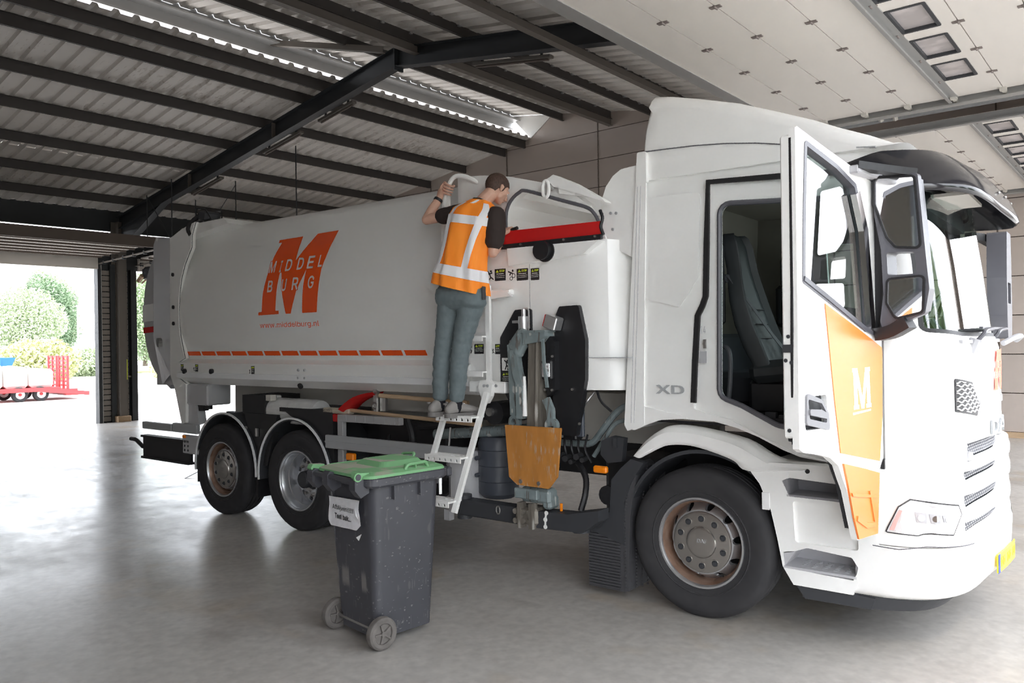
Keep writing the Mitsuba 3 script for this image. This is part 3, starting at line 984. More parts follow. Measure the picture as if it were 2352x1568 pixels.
for x, z in ((-.78, 2.79), (-.735, 2.785), (-.765, 2.67)):
    part('bolt', cyl((x, .10, z), (x, .09, z), .011, 8), 'm_guard_grey')
part('hose', tube(smoothpath([(-.80, -.02, 2.80), (-.775, -.03, 2.74), (-.79, -.03, 2.68), (-.77, -.03, 2.62)], 5), .012, 8), 'm_black')
part('seam', bx(-1.452, -1.448, -.002, .01, 1.56, 2.46), 'm_guard_grey', smooth=False)
part('panel_line', bx(-.95, -.60, -.002, .2, 1.735, 1.740), 'm_guard_grey', smooth=False)
sticker(-1.792, 2.442, .108, .094, -.001, 0)
sticker(-1.572, 2.430, .108, .092, -.001, 1)
sticker(-1.437, 2.424, .078, .09, -.001)
sticker(-2.017, 1.847, .098, .08, -.001, 2)
sticker(-1.80, 1.845, .05, .08, -.001, 0)
sticker(-5.05, 1.645, .055, .085, -.0365, 2)
sticker(-6.42, 1.655, .05, .075, -.0365)
sticker(-6.12, 1.655, .055, .08, -.0365, 0)
part('hand_bracket', cat(bx(-1.80, -1.60, -.06, .0, 2.225, 2.275, .01), prism([(-1.80, 2.27), (-1.60, 2.245), (-1.57, 2.215), (-1.80, 2.20)], 'y', -.09, -.06)), 'm_white', smooth=False)
part('upper_seam_lug', prism([(-2.29, 3.06), (-2.26, 3.13), (-2.23, 3.14), (-2.23, 2.95), (-2.36, 3.0)], 'y', -.06, -.03), 'm_white', smooth=False)

# --- tailgate at the back
seam = [(-6.12, 3.27), (-6.205, 3.12), (-6.21, 2.99), (-6.29, 2.89), (-6.36, 2.80), (-6.44, 2.64), (-6.48, 2.475), (-6.50, 2.30), (-6.50, 2.20), (-6.49, 2.08), (-6.47, 1.97), (-6.43, 1.84), (-6.385, 1.725), (-6.545, 1.668), (-6.56, 1.506), (-6.36, 1.43)]
tg = [(-6.66, 3.13), (-6.40, 3.215)] + seam + [(-6.38, .98), (-6.46, .96), (-6.60, 1.36), (-6.70, 1.53)]
part('tailgate', prism(tg, 'y', -.015, .04), 'm_body_white', smooth=False)
part('tailgate', far(prism(tg, 'y', -.015, .04)), 'm_body_white', smooth=False)
part('seam_gasket', cat(sweep([(x, -.002, z) for x, z in seam], circ(.005, 6), up=(0, 1, 0))), 'm_mirror_shell')
q = lambda y: [(-6.655, y, 3.13), (-6.655, y, 1.53)]
part('tailgate_flank', cat((np.array([(-6.66, -.015, 3.13), (-6.70, -.015, 1.53), (-6.98, .04, 1.40), (-7.17, .04, 1.95), (-7.14, .04, 3.10), (-7.07, .04, 3.19)]), [[0, 5, 4], [0, 4, 3], [0, 3, 1], [1, 3, 2]]),
                           bx(-7.12, -6.56, .05, 2.45, 1.4, 3.1)), 'm_guard_white', smooth=False)
part('tailgate_roof', prism([(-7.07, 3.19), (-6.66, 3.14), (-6.15, 3.26), (-5.62, 3.265), (-5.55, 3.20), (-7.0, 3.05)], 'y', .03, 2.47), 'm_body_white', smooth=False)
bul = [(-7.05, 3.0)] + [(-7.0 - .52 * math.cos(a), 2.25 + .80 * math.sin(a)) for a in np.linspace(1.2, -1.25, 14)] + [(-6.9, 1.35)]
part('rear_bowl', prism(bul, 'y', .10, 2.4), 'm_guard_white', smooth=35)
part('reflective_band', cat(prism([(-7.52, 2.38), (-7.1, 2.40), (-7.1, 2.19), (-7.52, 2.17)], 'y', .09, .10)), 'm_print_white', smooth=False)
part('reflective_band', prism([(-7.51, 2.10), (-7.12, 2.12), (-7.12, 2.05), (-7.505, 2.03)], 'y', .09, .10), 'm_red', smooth=False)
for z in (2.70, 2.32, 2.13):
    part('rubber_stop', cyl((-6.60, -.015, z), (-6.60, -.028, z), .022, 12), 'm_black')
part('catch', cat(cyl((-6.93, .0, 1.93), (-6.93, -.04, 1.93), .035, 10), bx(-6.95, -6.91, -.04, .02, 1.86, 1.92)), 'm_steel')
# work lamp and camera on top of the tailgate
wl_ = part('work_lamp', cat(xf(bx(-.08, .08, -.10, .10, -.02, .09, .02), rot('y', 12) @ tr(0, 0, 0))), 'm_dark', frame=tr(-6.05, .12, 3.30))
add('cage', cat(tube([(-6.16, .02, 3.30), (-6.10, .0, 3.42), (-5.96, .02, 3.40), (-5.92, .06, 3.29), (-6.02, .0, 3.27)], .009, 6, closed=True), tube([(-6.16, .22, 3.30), (-6.10, .24, 3.42), (-5.96, .22, 3.40), (-5.92, .2, 3.29)], .009, 6)), 'm_black', wl_)
part('cable', tube(smoothpath([(-6.1, .05, 3.36), (-6.2, .0, 3.28), (-6.25, -.02, 3.20), (-6.22, -.01, 3.13)], 5), .028, 8), 'm_black')

# --- things under the body
part('lamp_box', cat(bx(-6.385, -5.945, .0, .3, 1.19, 1.428, .015)), 'm_guard_white', smooth=False)
part('lamp_box_plug', cat(cyl((-6.2, .1, 1.19), (-6.2, .1, 1.12), .06, 12), cyl((-6.1, .1, 1.19), (-6.1, .1, 1.14), .05, 12)), 'm_black')
part('rear_strut', prism([(-6.60, 1.40), (-6.34, 1.42), (-6.2, 1.15), (-6.16, .98), (-6.42, .92), (-6.50, 1.1)], 'y', .02, .12), 'm_guard_white', smooth=False)
part('bumper_rail', cat(bx(-7.36, -6.69, -.02, .03, .86, .945, .006), bx(-6.66, -6.15, -.02, .03, .86, .965, .006)), 'm_guard_grey', smooth=False)
part('rear_bumper', cat(bx(-7.42, -6.36, .02, .06, .50, .76), bx(-7.44, -6.36, .0, .09, .75, .775), bx(-7.44, -6.36, .0, .09, .49, .515)), 'm_chassis', smooth=False)
part('tow_hook', cat(sweep(bendpath([(-7.78, .05, .70), (-7.66, .05, .70), (-7.48, .05, .62)], .04), circ(.025, 8))), 'm_chassis')
pl_ = part('marker_plate', bx(-6.48, -6.15, .0, .02, .62, .84, .01), 'm_guard_white', smooth=False)
for i in range(3):
    for j in range(2):
        add('hole', cyl((-6.43 + .07 * j, .0, .66 + .05 * i), (-6.43 + .07 * j, -.004, .66 + .05 * i), .014, 8), 'm_dark', pl_)
add('marker_light', bx(-6.46, -6.40, -.015, .0, .80, .835, .005), 'm_amber', pl_)
part('lock_box', cat(bx(-4.93, -4.85, .05, .12, 1.28, 1.34), bx(-5.3, -5.0, .3, .4, 1.22, 1.32)), 'm_under_white', smooth=False)

# --- mudguards over the rear axles
for (xc, ) in ((-5.62, ), (-4.42, )):
    a = np.radians(np.linspace(-4, 186, 30))
    rx, rz = .575, .60
    arc = [(xc + rx * math.cos(t), .52 + rz * math.sin(t)) for t in a]
    inn = [(xc + (rx - .02) * math.cos(t), .52 + (rz - .02) * math.sin(t)) for t in a]
    mg = part('mudguard', prism(arc + inn[::-1], 'y', .0, .62), 'm_dark', smooth=35)
    add('trim', sweep([(x, -.005, z) for x, z in arc], [(-.012, -.008), (.006, -.008), (.006, .01), (-.012, .01)], up=(0, 1, 0)), 'm_trim_rail', mg)
part('mudflap', cat(bx(-6.17, -6.15, .0, .6, .32, .62), bx(-5.06, -5.03, .01, .6, .26, .55)), 'm_black', smooth=False)
part('mudguard_bridge', cat(prism([(-5.30, 1.14), (-4.72, 1.14), (-4.9, .60), (-5.08, .60)], 'y', .035, .1), prism([(-4.62, 1.20), (-3.86, 1.24), (-3.83, .62), (-3.9, .7), (-4.2, 1.06), (-4.5, 1.14)], 'y', .04, .1), bx(-4.7, -3.86, .05, .55, 1.18, 1.22), bx(-5.35, -4.95, .05, .5, 1.13, 1.33)), 'm_chassis', smooth=False)
part('hook', cat(cyl((-5.25, .03, .98), (-5.25, .0, .98), .02, 8), bx(-5.06, -5.03, .0, .03, .9, .99, .005)), 'm_steel')

# --- side guard rails between the axles
part('side_guard', cat(bx(-3.885, -2.08, -.03, .01, .870, .995, .006), bx(-3.885, -2.08, -.034, -.03, .925, .94)), 'm_guard_grey', smooth=False)
part('guard_frame', cat(bx(-3.74, -3.66, .0, .05, .55, 1.17, .006), sweep([(-3.72, .02, 1.165), (-2.9, .02, 1.17)], [(-.03, -.035), (.03, -.035), (.03, .03), (-.03, .03)], up=(0, 0, 1))), 'm_trim_grey', smooth=False)
for k in range(6):
    part('frame_mark', bx(-3.6 + .13 * k, -3.595 + .13 * k, -.013, -.008, 1.14, 1.20), 'm_guard_grey', smooth=False)
ml = part('marker_light', cat(bx(-3.605, -3.50, -.02, .03, .775, .84, .01)), 'm_amber')
part('battery_box', cat(bx(-3.5, -2.6, .30, .8, .62, 1.12, .03), bx(-3.75, -3.5, .4, .8, .7, 1.1)), 'm_chassis', smooth=False)
part('hose', cat(*[tube(smoothpath(p, 5), r, 8) for p, r in (([(-3.0, .2, 1.17), (-2.92, .18, 1.0), (-3.0, .2, .88), (-3.15, .22, .9)], .035), ([(-3.3, .25, 1.0), (-3.25, .2, .92), (-3.1, .2, .90)], .02), ([(-2.9, .25, 1.1), (-2.6, .3, 1.12), (-2.3, .3, 1.1)], .03))]), 'm_chassis')
part('hydraulic_pipe', cyl((-2.6, .15, 1.06), (-1.6, .16, 1.16), .045, 14), 'm_arm')
part('cylinder_eye', cat(cyl((-1.84, .02, 1.29), (-1.84, .2, 1.29), .095, 20), bx(-2.2, -1.85, .1, .2, 1.22, 1.30)), 'm_black')
part('cylinder_pin', cyl((-1.87, -.01, 1.30), (-1.87, .03, 1.30), .035, 12), 'm_steel')
# pale steel post behind the ladder, blue-grey air tank
part('lift_post', man(lathe([(0, .44), (.165, .44), (.165, .92), (.14, .95), (0, .95), (0, .44)], 32, 'z')) - man(bx(-.16, -.03, -.3, .0, .55, .82)), 'm_guard_white', frame=tr(-2.28, .17, 0))
part('post_foot', bx(-2.40, -2.34, .02, .08, .36, .45), 'm_guard_white', smooth=False)
at = part('air_tank', lathe([(0, .545), (.13, .56), (.17, .60), (.172, .70), (.168, .703), (.172, .706), (.172, .83), (.168, .833), (.172, .836), (.172, .96), (.168, .963), (.172, .966), (.172, 1.02), (.15, 1.07), (.06, 1.09), (.05, 1.11), (0, 1.11)], 36, 'z'), 'm_tank_blue', frame=tr(-2.0, .27, 0))
for x, z in ((-2.08, .9), (-2.08, .76)):
    add('tank_bolt', cyl((x, .10, z), (x, .07, z), .018, 8), 'm_tank_blue', at)

# --- ladder: fixed upper half, folded-out lower half
ld = numbered(TK + '__ladder')
info(ld, 'white steel ladder, lower half swung out')


def bar(pts, w=.02, d=.014, up=(0, 1, 0)):
    return sweep(pts, [(-w, -d), (w, -d), (w, d), (-w, d)], up=up)


add('rail', cat(bar([(-1.795, -.09, 1.44), (-1.795, -.09, 2.31)]), bar([(-2.255, -.09, 1.44), (-2.255, -.09, 3.0)])), 'm_white', ld, smooth=False)
add('hand_grip', tube(bendpath([(-2.27, -.09, 2.60), (-2.255, -.09, 3.02), (-2.15, -.09, 3.235), (-1.985, -.06, 3.195), (-1.95, .12, 3.10)], .09, 7), .019, 10), 'm_white', ld)
for z in (1.62, 1.90, 2.18):
    rg = add('rung', cat(bx(-2.24, -1.81, -.15, -.06, z, z + .012), bx(-2.24, -1.81, -.155, -.145, z - .03, z + .012)), 'm_white', ld, smooth=False)
add('pivot_plate', cat(bx(-2.0, -1.63, -.10, -.04, 1.46, 1.55, .008), prism([(-1.85, 1.56), (-1.76, 1.57), (-1.73, 1.53), (-1.74, 1.44), (-1.78, 1.38), (-1.82, 1.38), (-1.87, 1.50)], 'y', -.14, -.10)), 'm_white', ld, smooth=False)
for x in (-1.80, -1.765, -1.68):
    add('pivot_bolt', cyl((x, -.145, 1.52 if x < -1.7 else 1.525), (x, -.155, 1.52), .012, 8), 'm_guard_grey', ld)


def low(t, s):
    """lower half: from the pivot downwards and outwards; s across"""
    p = np.array([-1.765, -.16, 1.47]) + t * np.array([-.062, -.30, -.82]) / .875
    return p + np.array([-.37 * s, 0, 0])


DN = np.array([-.062, -.30, -.82]) / .875
add('rail', cat(bar([low(.0, 0), low(.95, 0)], .021, .015), bar([low(.16, 1), low(.95, 1)], .021, .015)), 'm_white', ld, smooth=False)
for t in (.20, .52, .86):
    a, b = low(t, 1), low(t, 0)
    z = a[2]
    st = man(bx(a[0], b[0], a[1] - .10, a[1] + .05, z - .006, z + .008))
    for k in range(6):
        for dy in (-.07, -.01):
            st = st - man(cyl((a[0] + .04 + k * .058, a[1] + dy, z - .1), (a[0] + .04 + k * .058, a[1] + dy, z + .1), .016, 10))
    rg = add('rung', st, 'm_white', ld, smooth=False)
    lip = man(bx(a[0], b[0], a[1] - .105, a[1] - .095, z - .035, z + .012))
    for k in range(6):
        lip = lip - man(cyl((a[0] + .04 + k * .058, a[1] - .2, z - .018), (a[0] + .04 + k * .058, a[1], z - .018), .012, 10))
    add('tread_lip', lip, 'm_white', rg, smooth=False)
add('strap', tube([low(.3, 1) + [.1, 0, 0], low(.45, 1) + [.12, .02, 0]], .008, 6), 'm_steel', ld)


# --- bin lifting arm between ladder and cab
pr('m_guard_white', [0.44, 0.44, 0.455], 0.35)
pr('m_trim_grey', [0.33, 0.33, 0.335], 0.5)
la = numbered(TK + '__lift_arm')
info(la, 'grey bin lifting arm with black side plates and a worn orange board')


def arm(name, m, mat, **k):
    return add(name, m, mat, la, **k)


arm('side_plate', prism(rpoly([(-1.585, 2.11), (-1.43, 2.115), (-1.42, 1.30), (-1.56, 1.24), (-1.66, 1.40), (-1.735, 1.53), (-1.735, 1.895)], .02), 'y', -.02, .04), 'm_black', smooth=False, label='black guard plate')
arm('side_plate', cat(prism(rpoly([(-1.155, 2.12), (-.985, 2.125), (-.93, 1.87), (-.935, 1.58), (-.99, 1.32), (-1.02, 1.16), (-1.15, 1.16), (-1.22, 1.40), (-1.24, 1.95)], .02), 'y', -.04, .02), prism([(-1.235, 1.93), (-1.16, 1.86), (-1.16, 1.5), (-1.235, 1.45)], 'y', -.10, -.04)), 'm_black', smooth=False, label='black guard plate')
arm('back_plate', bx(-1.45, -1.2, .06, .08, 1.2, 1.95), 'm_chassis', smooth=False)
wl2 = arm('work_light', bx(-1.262, -1.165, -.135, -.09, 1.575, 1.725, .012), 'm_black', smooth=False)
add('lens', bx(-1.25, -1.178, -.142, -.134, 1.598, 1.70, .01), 'm_lamp_lens', wl2, smooth=False)
add('reflector', cat(*[cyl((-1.214 + .022 * math.cos(a), -.142, 1.649 + .034 * math.sin(a)), (-1.214 + .022 * math.cos(a), -.146, 1.649 + .034 * math.sin(a)), .011, 8) for a in np.linspace(0, 6.28, 9)[:-1]]), 'm_chrome', wl2)
for x, z in ((-1.252, 1.745), (-1.178, 1.75), (-1.248, 1.50), (-1.185, 1.50), (-1.045, 1.505), (-.985, 1.255)):
    arm('bolt', cyl((x, -.04, z), (x, -.11 if x < -1.1 else -.052, z), .010, 8), 'm_steel')
sp = arm('sign', plate(rrect(-1.717, -1.633, 1.635, 1.735, .004), 'y', -.024, .003), 'm_label_paper', smooth=False)
add('print', plate(man_icon(-1.712, 1.64, .085, 2), 'y', -.0255, .0015), 'm_print_black', sp, smooth=False)
sticker(-1.72, 1.625, .09, .09, -.0205)
# main mast: worn box beam, hydraulic cylinder, forked levers
arm('mast', sweep([(-1.335, -.10, 1.14), (-1.315, -.09, 1.86)], [(-.055, -.05), (.055, -.05), (.055, .05), (-.055, .05)], up=(0, 1, 0)), 'm_worn', smooth=False)
arm('mast_edge', sweep([(-1.30, -.155, 1.14), (-1.285, -.145, 1.86)], circ(.014, 8)), 'm_worn')
arm('mast_head', cat(prism([(-1.40, 1.93), (-1.20, 1.93), (-1.20, 1.90), (-1.24, 1.86), (-1.40, 1.84)], 'y', -.17, -.03), bx(-1.40, -1.19, -.18, -.02, 1.93, 1.945)), 'm_arm', smooth=False)
arm('motor', cat(cyl((-1.455, -.08, 1.93), (-1.455, -.08, 2.055), .042, 20), cyl((-1.455, -.08, 2.0), (-1.455, -.08, 2.006), .045, 20), cyl((-1.455, -.08, 2.055), (-1.455, -.08, 2.11), .018, 12), bx(-1.56, -1.47, -.09, -.05, 2.005, 2.025)), 'm_alu')
arm('motor_wire', tube(bendpath([(-1.455, -.08, 2.11), (-1.40, -.09, 2.115), (-1.395, -.09, 1.96)], .03), .007, 6), 'm_alu')
arm('knuckle', hull(np.vstack([sph((-1.45, -.11, 1.915), .05, 8)[0], sph((-1.53, -.10, 1.83), .05, 8)[0], sph((-1.47, -.13, 1.78), .045, 8)[0], sph((-1.40, -.11, 1.90), .04, 8)[0]])), 'm_arm')


def lever(pts, w, d, y):
    return sweep([(x, y, z) for x, z in pts], [(-w, -d), (w, -d), (w, d), (-w, d)], up=(0, 1, 0))


arm('lever', lever([(-1.545, 1.84), (-1.535, 1.6), (-1.525, 1.30)], .028, .02, -.12), 'm_arm', smooth=False)
arm('lever_eye', man(lathe([(0, -.02), (.052, -.02), (.052, .02), (0, .02), (0, -.02)], 24)) - man(cyl((0, -.05, 0), (0, .05, 0), .024, 16)), 'm_arm', frame=tr(-1.52, -.12, 1.25))
arm('cylinder', lever([(-1.50, 1.80), (-1.47, 1.62), (-1.445, 1.55), (-1.44, 1.28)], .032, .03, -.14), 'm_arm', smooth=False)
arm('cylinder_rod', cyl((-1.405, -.15, 1.30), (-1.412, -.14, 1.60), .022, 14, .012), 'm_print_white')
arm('lever', lever([(-1.23, 1.88), (-1.22, 1.70), (-1.195, 1.52)], .010, .01, -.15), 'm_arm', smooth=False)
arm('lever', lever([(-1.20, 1.44), (-1.16, 1.36), (-1.155, 1.24)], .028, .018, -.16), 'm_arm', smooth=False)
arm('lever_eye', man(lathe([(0, -.02), (.054, -.02), (.054, .02), (0, .02), (0, -.02)], 24)) - man(cyl((0, -.05, 0), (0, .05, 0), .026, 16)), 'm_arm', frame=tr(-1.15, -.16, 1.245))
arm('rod', tube([(-1.60, -.06, 1.87), (-1.565, -.07, 1.80), (-1.53, -.06, 1.68)], .010, 6), 'm_steel')
bb = arm('head_box', cat(xf(bx(-.055, .055, -.05, .05, -.05, .05, .008), rot('y', 18))), 'm_alu', frame=FR[-1] @ tr(-1.175, -.09, 2.0), smooth=False)
add('red_side', xf(bx(-.062, -.055, -.04, .04, -.045, .045), rot('y', 18)), 'm_red', bb, smooth=False, frame=FR[-1] @ tr(-1.175, -.09, 2.0))
arm('board', prism(rpoly([(-1.548, 1.233), (-1.039, 1.235), (-1.076, .88), (-1.154, .787), (-1.44, .790), (-1.514, .842)], .006), 'y', -.215, -.195), 'm_board', smooth=False, label='scuffed orange-brown board')
for x in (-1.40, -1.235):
    arm('bolt', cyl((x, -.215, .82), (x, -.225, .82), .016, 6), 'm_steel')
# slide beam below
arm('slide_beam', cat(bx(-2.08, -1.45, -.16, -.02, .475, .60, .012), prism([(-1.30, .60), (-1.02, .61), (-.76, .665), (-.76, .59), (-.9, .49), (-1.30, .475)], 'y', -.17, -.03)), 'm_dark', smooth=False)
arm('beam_cap', cat(cyl((-2.07, -.09, .44), (-2.07, -.09, .63), .06, 16), cyl((-.95, -.10, .48), (-.95, -.10, .615), .065, 18)), 'm_dark')
arm('clamp', cat(bx(-1.49, -1.28, -.19, -.02, .49, .62, .02), *[cyl((x, -.22, z), (x, -.17, z), .022, 10) for x in (-1.46, -1.40, -1.33) for z in (.52, .59)], bx(-1.435, -1.405, -.225, -.15, .47, .66), bx(-1.33, -1.30, -.225, -.15, .47, .66)), 'm_worn', smooth=False)
arm('clamp_base', cat(bx(-1.44, -1.17, -.18, -.06, .66, .77, .02), bx(-1.47, -1.26, -.215, -.18, .69, .765, .006), bx(-1.25, -1.17, -.17, -.04, .62, .72, .02)), 'm_arm', smooth=False)
arm('grease_strip', cat(plate(unary_union([Point(-1.215, .495).buffer(.016), Point(-1.215, .548).buffer(.017), Point(-1.205, .598).buffer(.016), LineString([(-1.215, .495), (-1.215, .548), (-1.205, .598)]).buffer(.007)]), 'y', -.174, .004)), 'm_label_paper', smooth=False)
arm('nipple', cyl((-1.12, -.1, .61), (-1.12, -.1, .665), .011, 8), 'm_amber')
arm('hose', tube(smoothpath([(-1.10, .1, .95), (-1.0, .05, .85), (-.96, -.02, .74), (-.975, -.06, .62)], 6), .024, 8), 'm_black')
arm('eye_hook', tube([(-1.66 + .018 * math.cos(a), -.17, .565 + .03 * math.sin(a)) for a in np.linspace(0, 6.28, 13)[:-1]], .006, 6, closed=True), 'm_steel')

# --- pipework and fittings between arm and cab
part('exhaust_pipe', cat(tube(bendpath([(-1.45, .25, 1.06), (-1.06, .25, 1.065), (-.86, .25, 1.31), (-.76, .25, 1.38), (-.4, .3, 1.39)], .06), .026, 10), tube(bendpath([(-1.03, .22, .98), (-.98, .22, 1.05), (-.84, .22, 1.25), (-.70, .22, 1.28)], .06), .017, 10)), 'm_arm')
rb = part('relay_box', cat(bx(-1.16, -1.06, .02, .12, 1.12, 1.37, .01)), 'm_black', smooth=False)
add('cover', bx(-1.05, -.99, .01, .04, 1.15, 1.37, .006), 'm_tank_blue', rb, smooth=False)
add('reflector', bx(-1.05, -1.018, -.0, .012, 1.17, 1.33, .004), 'm_amber', rb, smooth=False)
add('lamp', cyl((-1.045, .03, 1.37), (-1.045, .03, 1.41), .014, 10), 'm_amber', rb)
part('valve_block', bx(-1.185, -1.10, .0, .08, 1.17, 1.27, .012), 'm_mid_grey', smooth=False)
part('fittings', cat(*[cyl((-1.22 + .05 * k, .1, 1.0 - .02 * (k % 3)), (-1.2 + .05 * k, .0, 1.0 - .02 * (k % 3)), .018 + .006 * (k % 2), 8) for k in range(5)], *[tube(smoothpath([(-1.25 + .07 * k, .15, 1.15), (-1.2 + .06 * k, .08, 1.05), (-1.2 + .07 * k, .12, .95)], 4), .009, 6) for k in range(4)]), 'm_chassis')
part('cable', tube(smoothpath([(-.93, .1, 1.52), (-.86, .05, 1.42), (-.80, .1, 1.34)], 4), .010, 6), 'm_black')
part('cable', tube(smoothpath([(-.94, .1, 1.48), (-.97, .05, 1.42), (-1.0, .05, 1.38), (-1.04, .05, 1.36)], 4), .008, 6), 'm_steel')
part('side_marker', cat(bx(-.92, -.805, .02, .06, .895, .945, .01)), 'm_amber', smooth=False)
part('bracket', cat(prism([(-.90, 1.02), (-.89, 1.12), (-.80, 1.16), (-.70, 1.15), (-.72, .98), (-.84, .96)], 'y', .1, .16), bx(-.78, -.75, .08, .1, 1.08, 1.15)), 'm_dark', smooth=False)
part('silencer', bx(-1.0, -.5, .3, .8, .5, .98, .05), 'm_chassis', smooth=False)
part('hub_reel', cyl((-.80, .02, .74), (-.80, .2, .74), .07, 16), 'm_black')


# ------------------------------------------------------------------ the cab
def plan(xc, y0, xr, ins=0.0):
    """outline of the cab seen from above, right rear corner to left rear corner"""
    xc, y0, xr = xc - ins, y0 + ins, xr + ins
    h = [(xr, y0), (xc - .50, y0), (xc - .42, y0 + .01), (xc - .34, y0 + .035), (xc - .25, y0 + .085), (xc - .18, y0 + .15), (xc - .12, y0 + .26), (xc - .08, y0 + .45), (xc - .048, y0 + .75), (xc - .018, y0 + 1.0), (xc, 1.25)]
    d = smoothpath([(a, b, 0) for a, b in h[1:]], 3)[:, :2]
    h = [h[0]] + [tuple(q) for q in d]
    return np.array(h + [(x, 2.5 - y) for x, y in h[::-1][1:]])


LV = [(1.06, 1.525, .090), (1.30, 1.525, .090), (1.78, 1.515, .090), (1.86, 1.49, .092), (2.3, 1.44, .10), (2.75, 1.375, .118), (2.95, 1.29, .13), (3.03, 1.20, .15)]


def xrear(z):
    return -.655 + (z - 1.2) * .062


def shell(ins, z0=None, z1=None):
    lv = [(z, a, b) for z, a, b in LV]
    if z0 is not None:
        lv[0] = (z0,) + lv[0][1:]
    if z1 is not None:
        lv[-1] = (z1,) + lv[-1][1:]
    return man(loft([[(x, y, z) for x, y in plan(a, b, xrear(z), ins)] for z, a, b in lv]))


arch = Polygon([(-.80, 1.0), (-.655, 1.225), (-.60, 1.218), (-.49, 1.268), (-.40, 1.30), (-.26, 1.316), (0, 1.308), (.15, 1.275), (.29, 1.226), (.456, 1.150), (.56, 1.115), (.72, 1.095), (1.04, 1.08), (1.04, .9), (-.8, .9)])
shut = Polygon([(-.025, 2.915), (1.02, 2.845), (1.05, 1.9), (1.05, 1.13), (.72, 1.10), (.52, 1.135), (.30, 1.235), (.10, 1.33), (-.06, 1.36), (-.15, 1.39), (-.151, 1.45), (-.112, 2.02), (-.09, 2.06), (-.052, 2.15)])
door_in = rpoly([(.045, 2.765), (.98, 2.70), (1.0, 1.95), (1.0, 1.30), (.60, 1.275), (.41, 1.305), (.18, 1.42), (.025, 1.475)], .07)
ws_poly = rpoly([(.17, 1.885), (.5, 1.858), (1.25, 1.85), (2.0, 1.858), (2.33, 1.885), (2.30, 2.76), (.20, 2.76)], .04)
side_win = rpoly([(.10, 2.68), (1.0, 2.66), (1.02, 1.98), (.12, 2.15)], .05)
grille_p = Polygon([(.24, 1.22), (1.25, 1.21), (2.26, 1.22), (2.25, .66), (.25, .66)])
grille_h = Polygon([(.44, 1.22), (1.25, 1.21), (2.06, 1.22), (2.06, .9), (.44, .9)])
mesh_p = rpoly([(.36, 1.595), (.56, 1.555), (.70, 1.43), (.66, 1.385), (.36, 1.44)], .02)
arch_cut = man(prism(arch, 'y', -1, 4))
ws_cut = man(prism(ws_poly, 'x', .9, 2.0))
cuts = man(prism(door_in, 'y', -.5, .5)) + ws_cut + man(prism(side_win, 'y', 2.2, 3.0)) + man(prism(grille_h, 'x', 1.2, 2.0)) + man(prism(mesh_p, 'x', 1.2, 2.0)) + man(prism(affinity.scale(mesh_p, -1, 1, origin=(1.25, 0)), 'x', 1.2, 2.0))
outer = shell(0)
body = outer - shell(.03, 1.0, 2.985) - cuts - arch_cut
body = body - man(prism(shut, 'y', -.5, .118))
cab = part('cab', body, 'm_white', smooth=32)
liner = shell(.031, 1.30, 2.98) - shell(.05, 1.33, 2.955) - cuts
add('lining', liner - man(prism(shut, 'y', -.5, .117)), 'm_beige_trim', cab, smooth=32, label='dark beige cab lining')
# frame of the doorway, set back behind the shut line
ring = shut.buffer(-.004).difference(door_in)
add('door_frame', prism(ring, 'y', .118, .165), 'm_white', cab, smooth=False)
add('door_seal', sweep([(x, .112, z) for x, z in np.array(door_in.exterior.coords)[:-1]], circ(.018, 8), closed=True, up=(0, 1, 0)), 'm_mirror_shell', cab)
sl = [(1.02, .09, 2.850), (.5, .09, 2.885), (-.025, .092, 2.915), (-.040, .09, 2.5), (-.052, .09, 2.15), (-.075, .09, 2.09), (-.112, .09, 2.02), (-.135, .09, 1.72), (-.151, .09, 1.43)]
add('shut_seal', sweep(sl, [(-.018, -.01), (.018, -.01), (.018, .012), (-.018, .012)], up=(0, 1, 0)), 'm_seal', cab, smooth=False)
add('frame_hole', cat(*[cyl((.87, .118, z), (.87, .11, z), .012, 8) for z in (1.36,)]), 'm_seal', cab)
# small print and catch beside the doorway
add('door_catch', cat(bx(-.075, -.055, .088, .10, 1.80, 1.86), cyl((-.065, .09, 1.83), (-.065, .08, 1.83), .012, 8)), 'm_steel', cab, smooth=False)
add('door_print', cat(plate(fit(textpoly('i 4', .02), -.085, -.055, 1.90, 1.95), 'y', .084, .002), bx(-.10, -.05, .085, .0865, 1.70, 1.78)), 'm_mid_grey', cab, smooth=False)
# windscreen and far window
gl = (shell(.010) - shell(.0135)) ^ man(prism(ws_poly.buffer(.01), 'x', .9, 2.0))
v, f = arrs(gl)
tm = trimesh.Trimesh(v, f, process=False)
keep = tm.face_normals[:, 0] > .05
add('windscreen', (v, f[keep]), 'm_tint', cab, smooth=True)
add('windscreen_rim', (shell(.004) - shell(.03)) ^ man(prism(ws_poly.buffer(.02).difference(ws_poly.buffer(-.025)), 'x', .9, 2.0)), 'm_black', cab, smooth=32)
add('far_window', (np.array([[x, 2.385, z] for x, z in ((.06, 2.7), (1.04, 2.7), (1.04, 1.95), (.06, 2.1))]), [[0, 1, 2], [0, 2, 3]]), 'm_tint', cab, smooth=False)
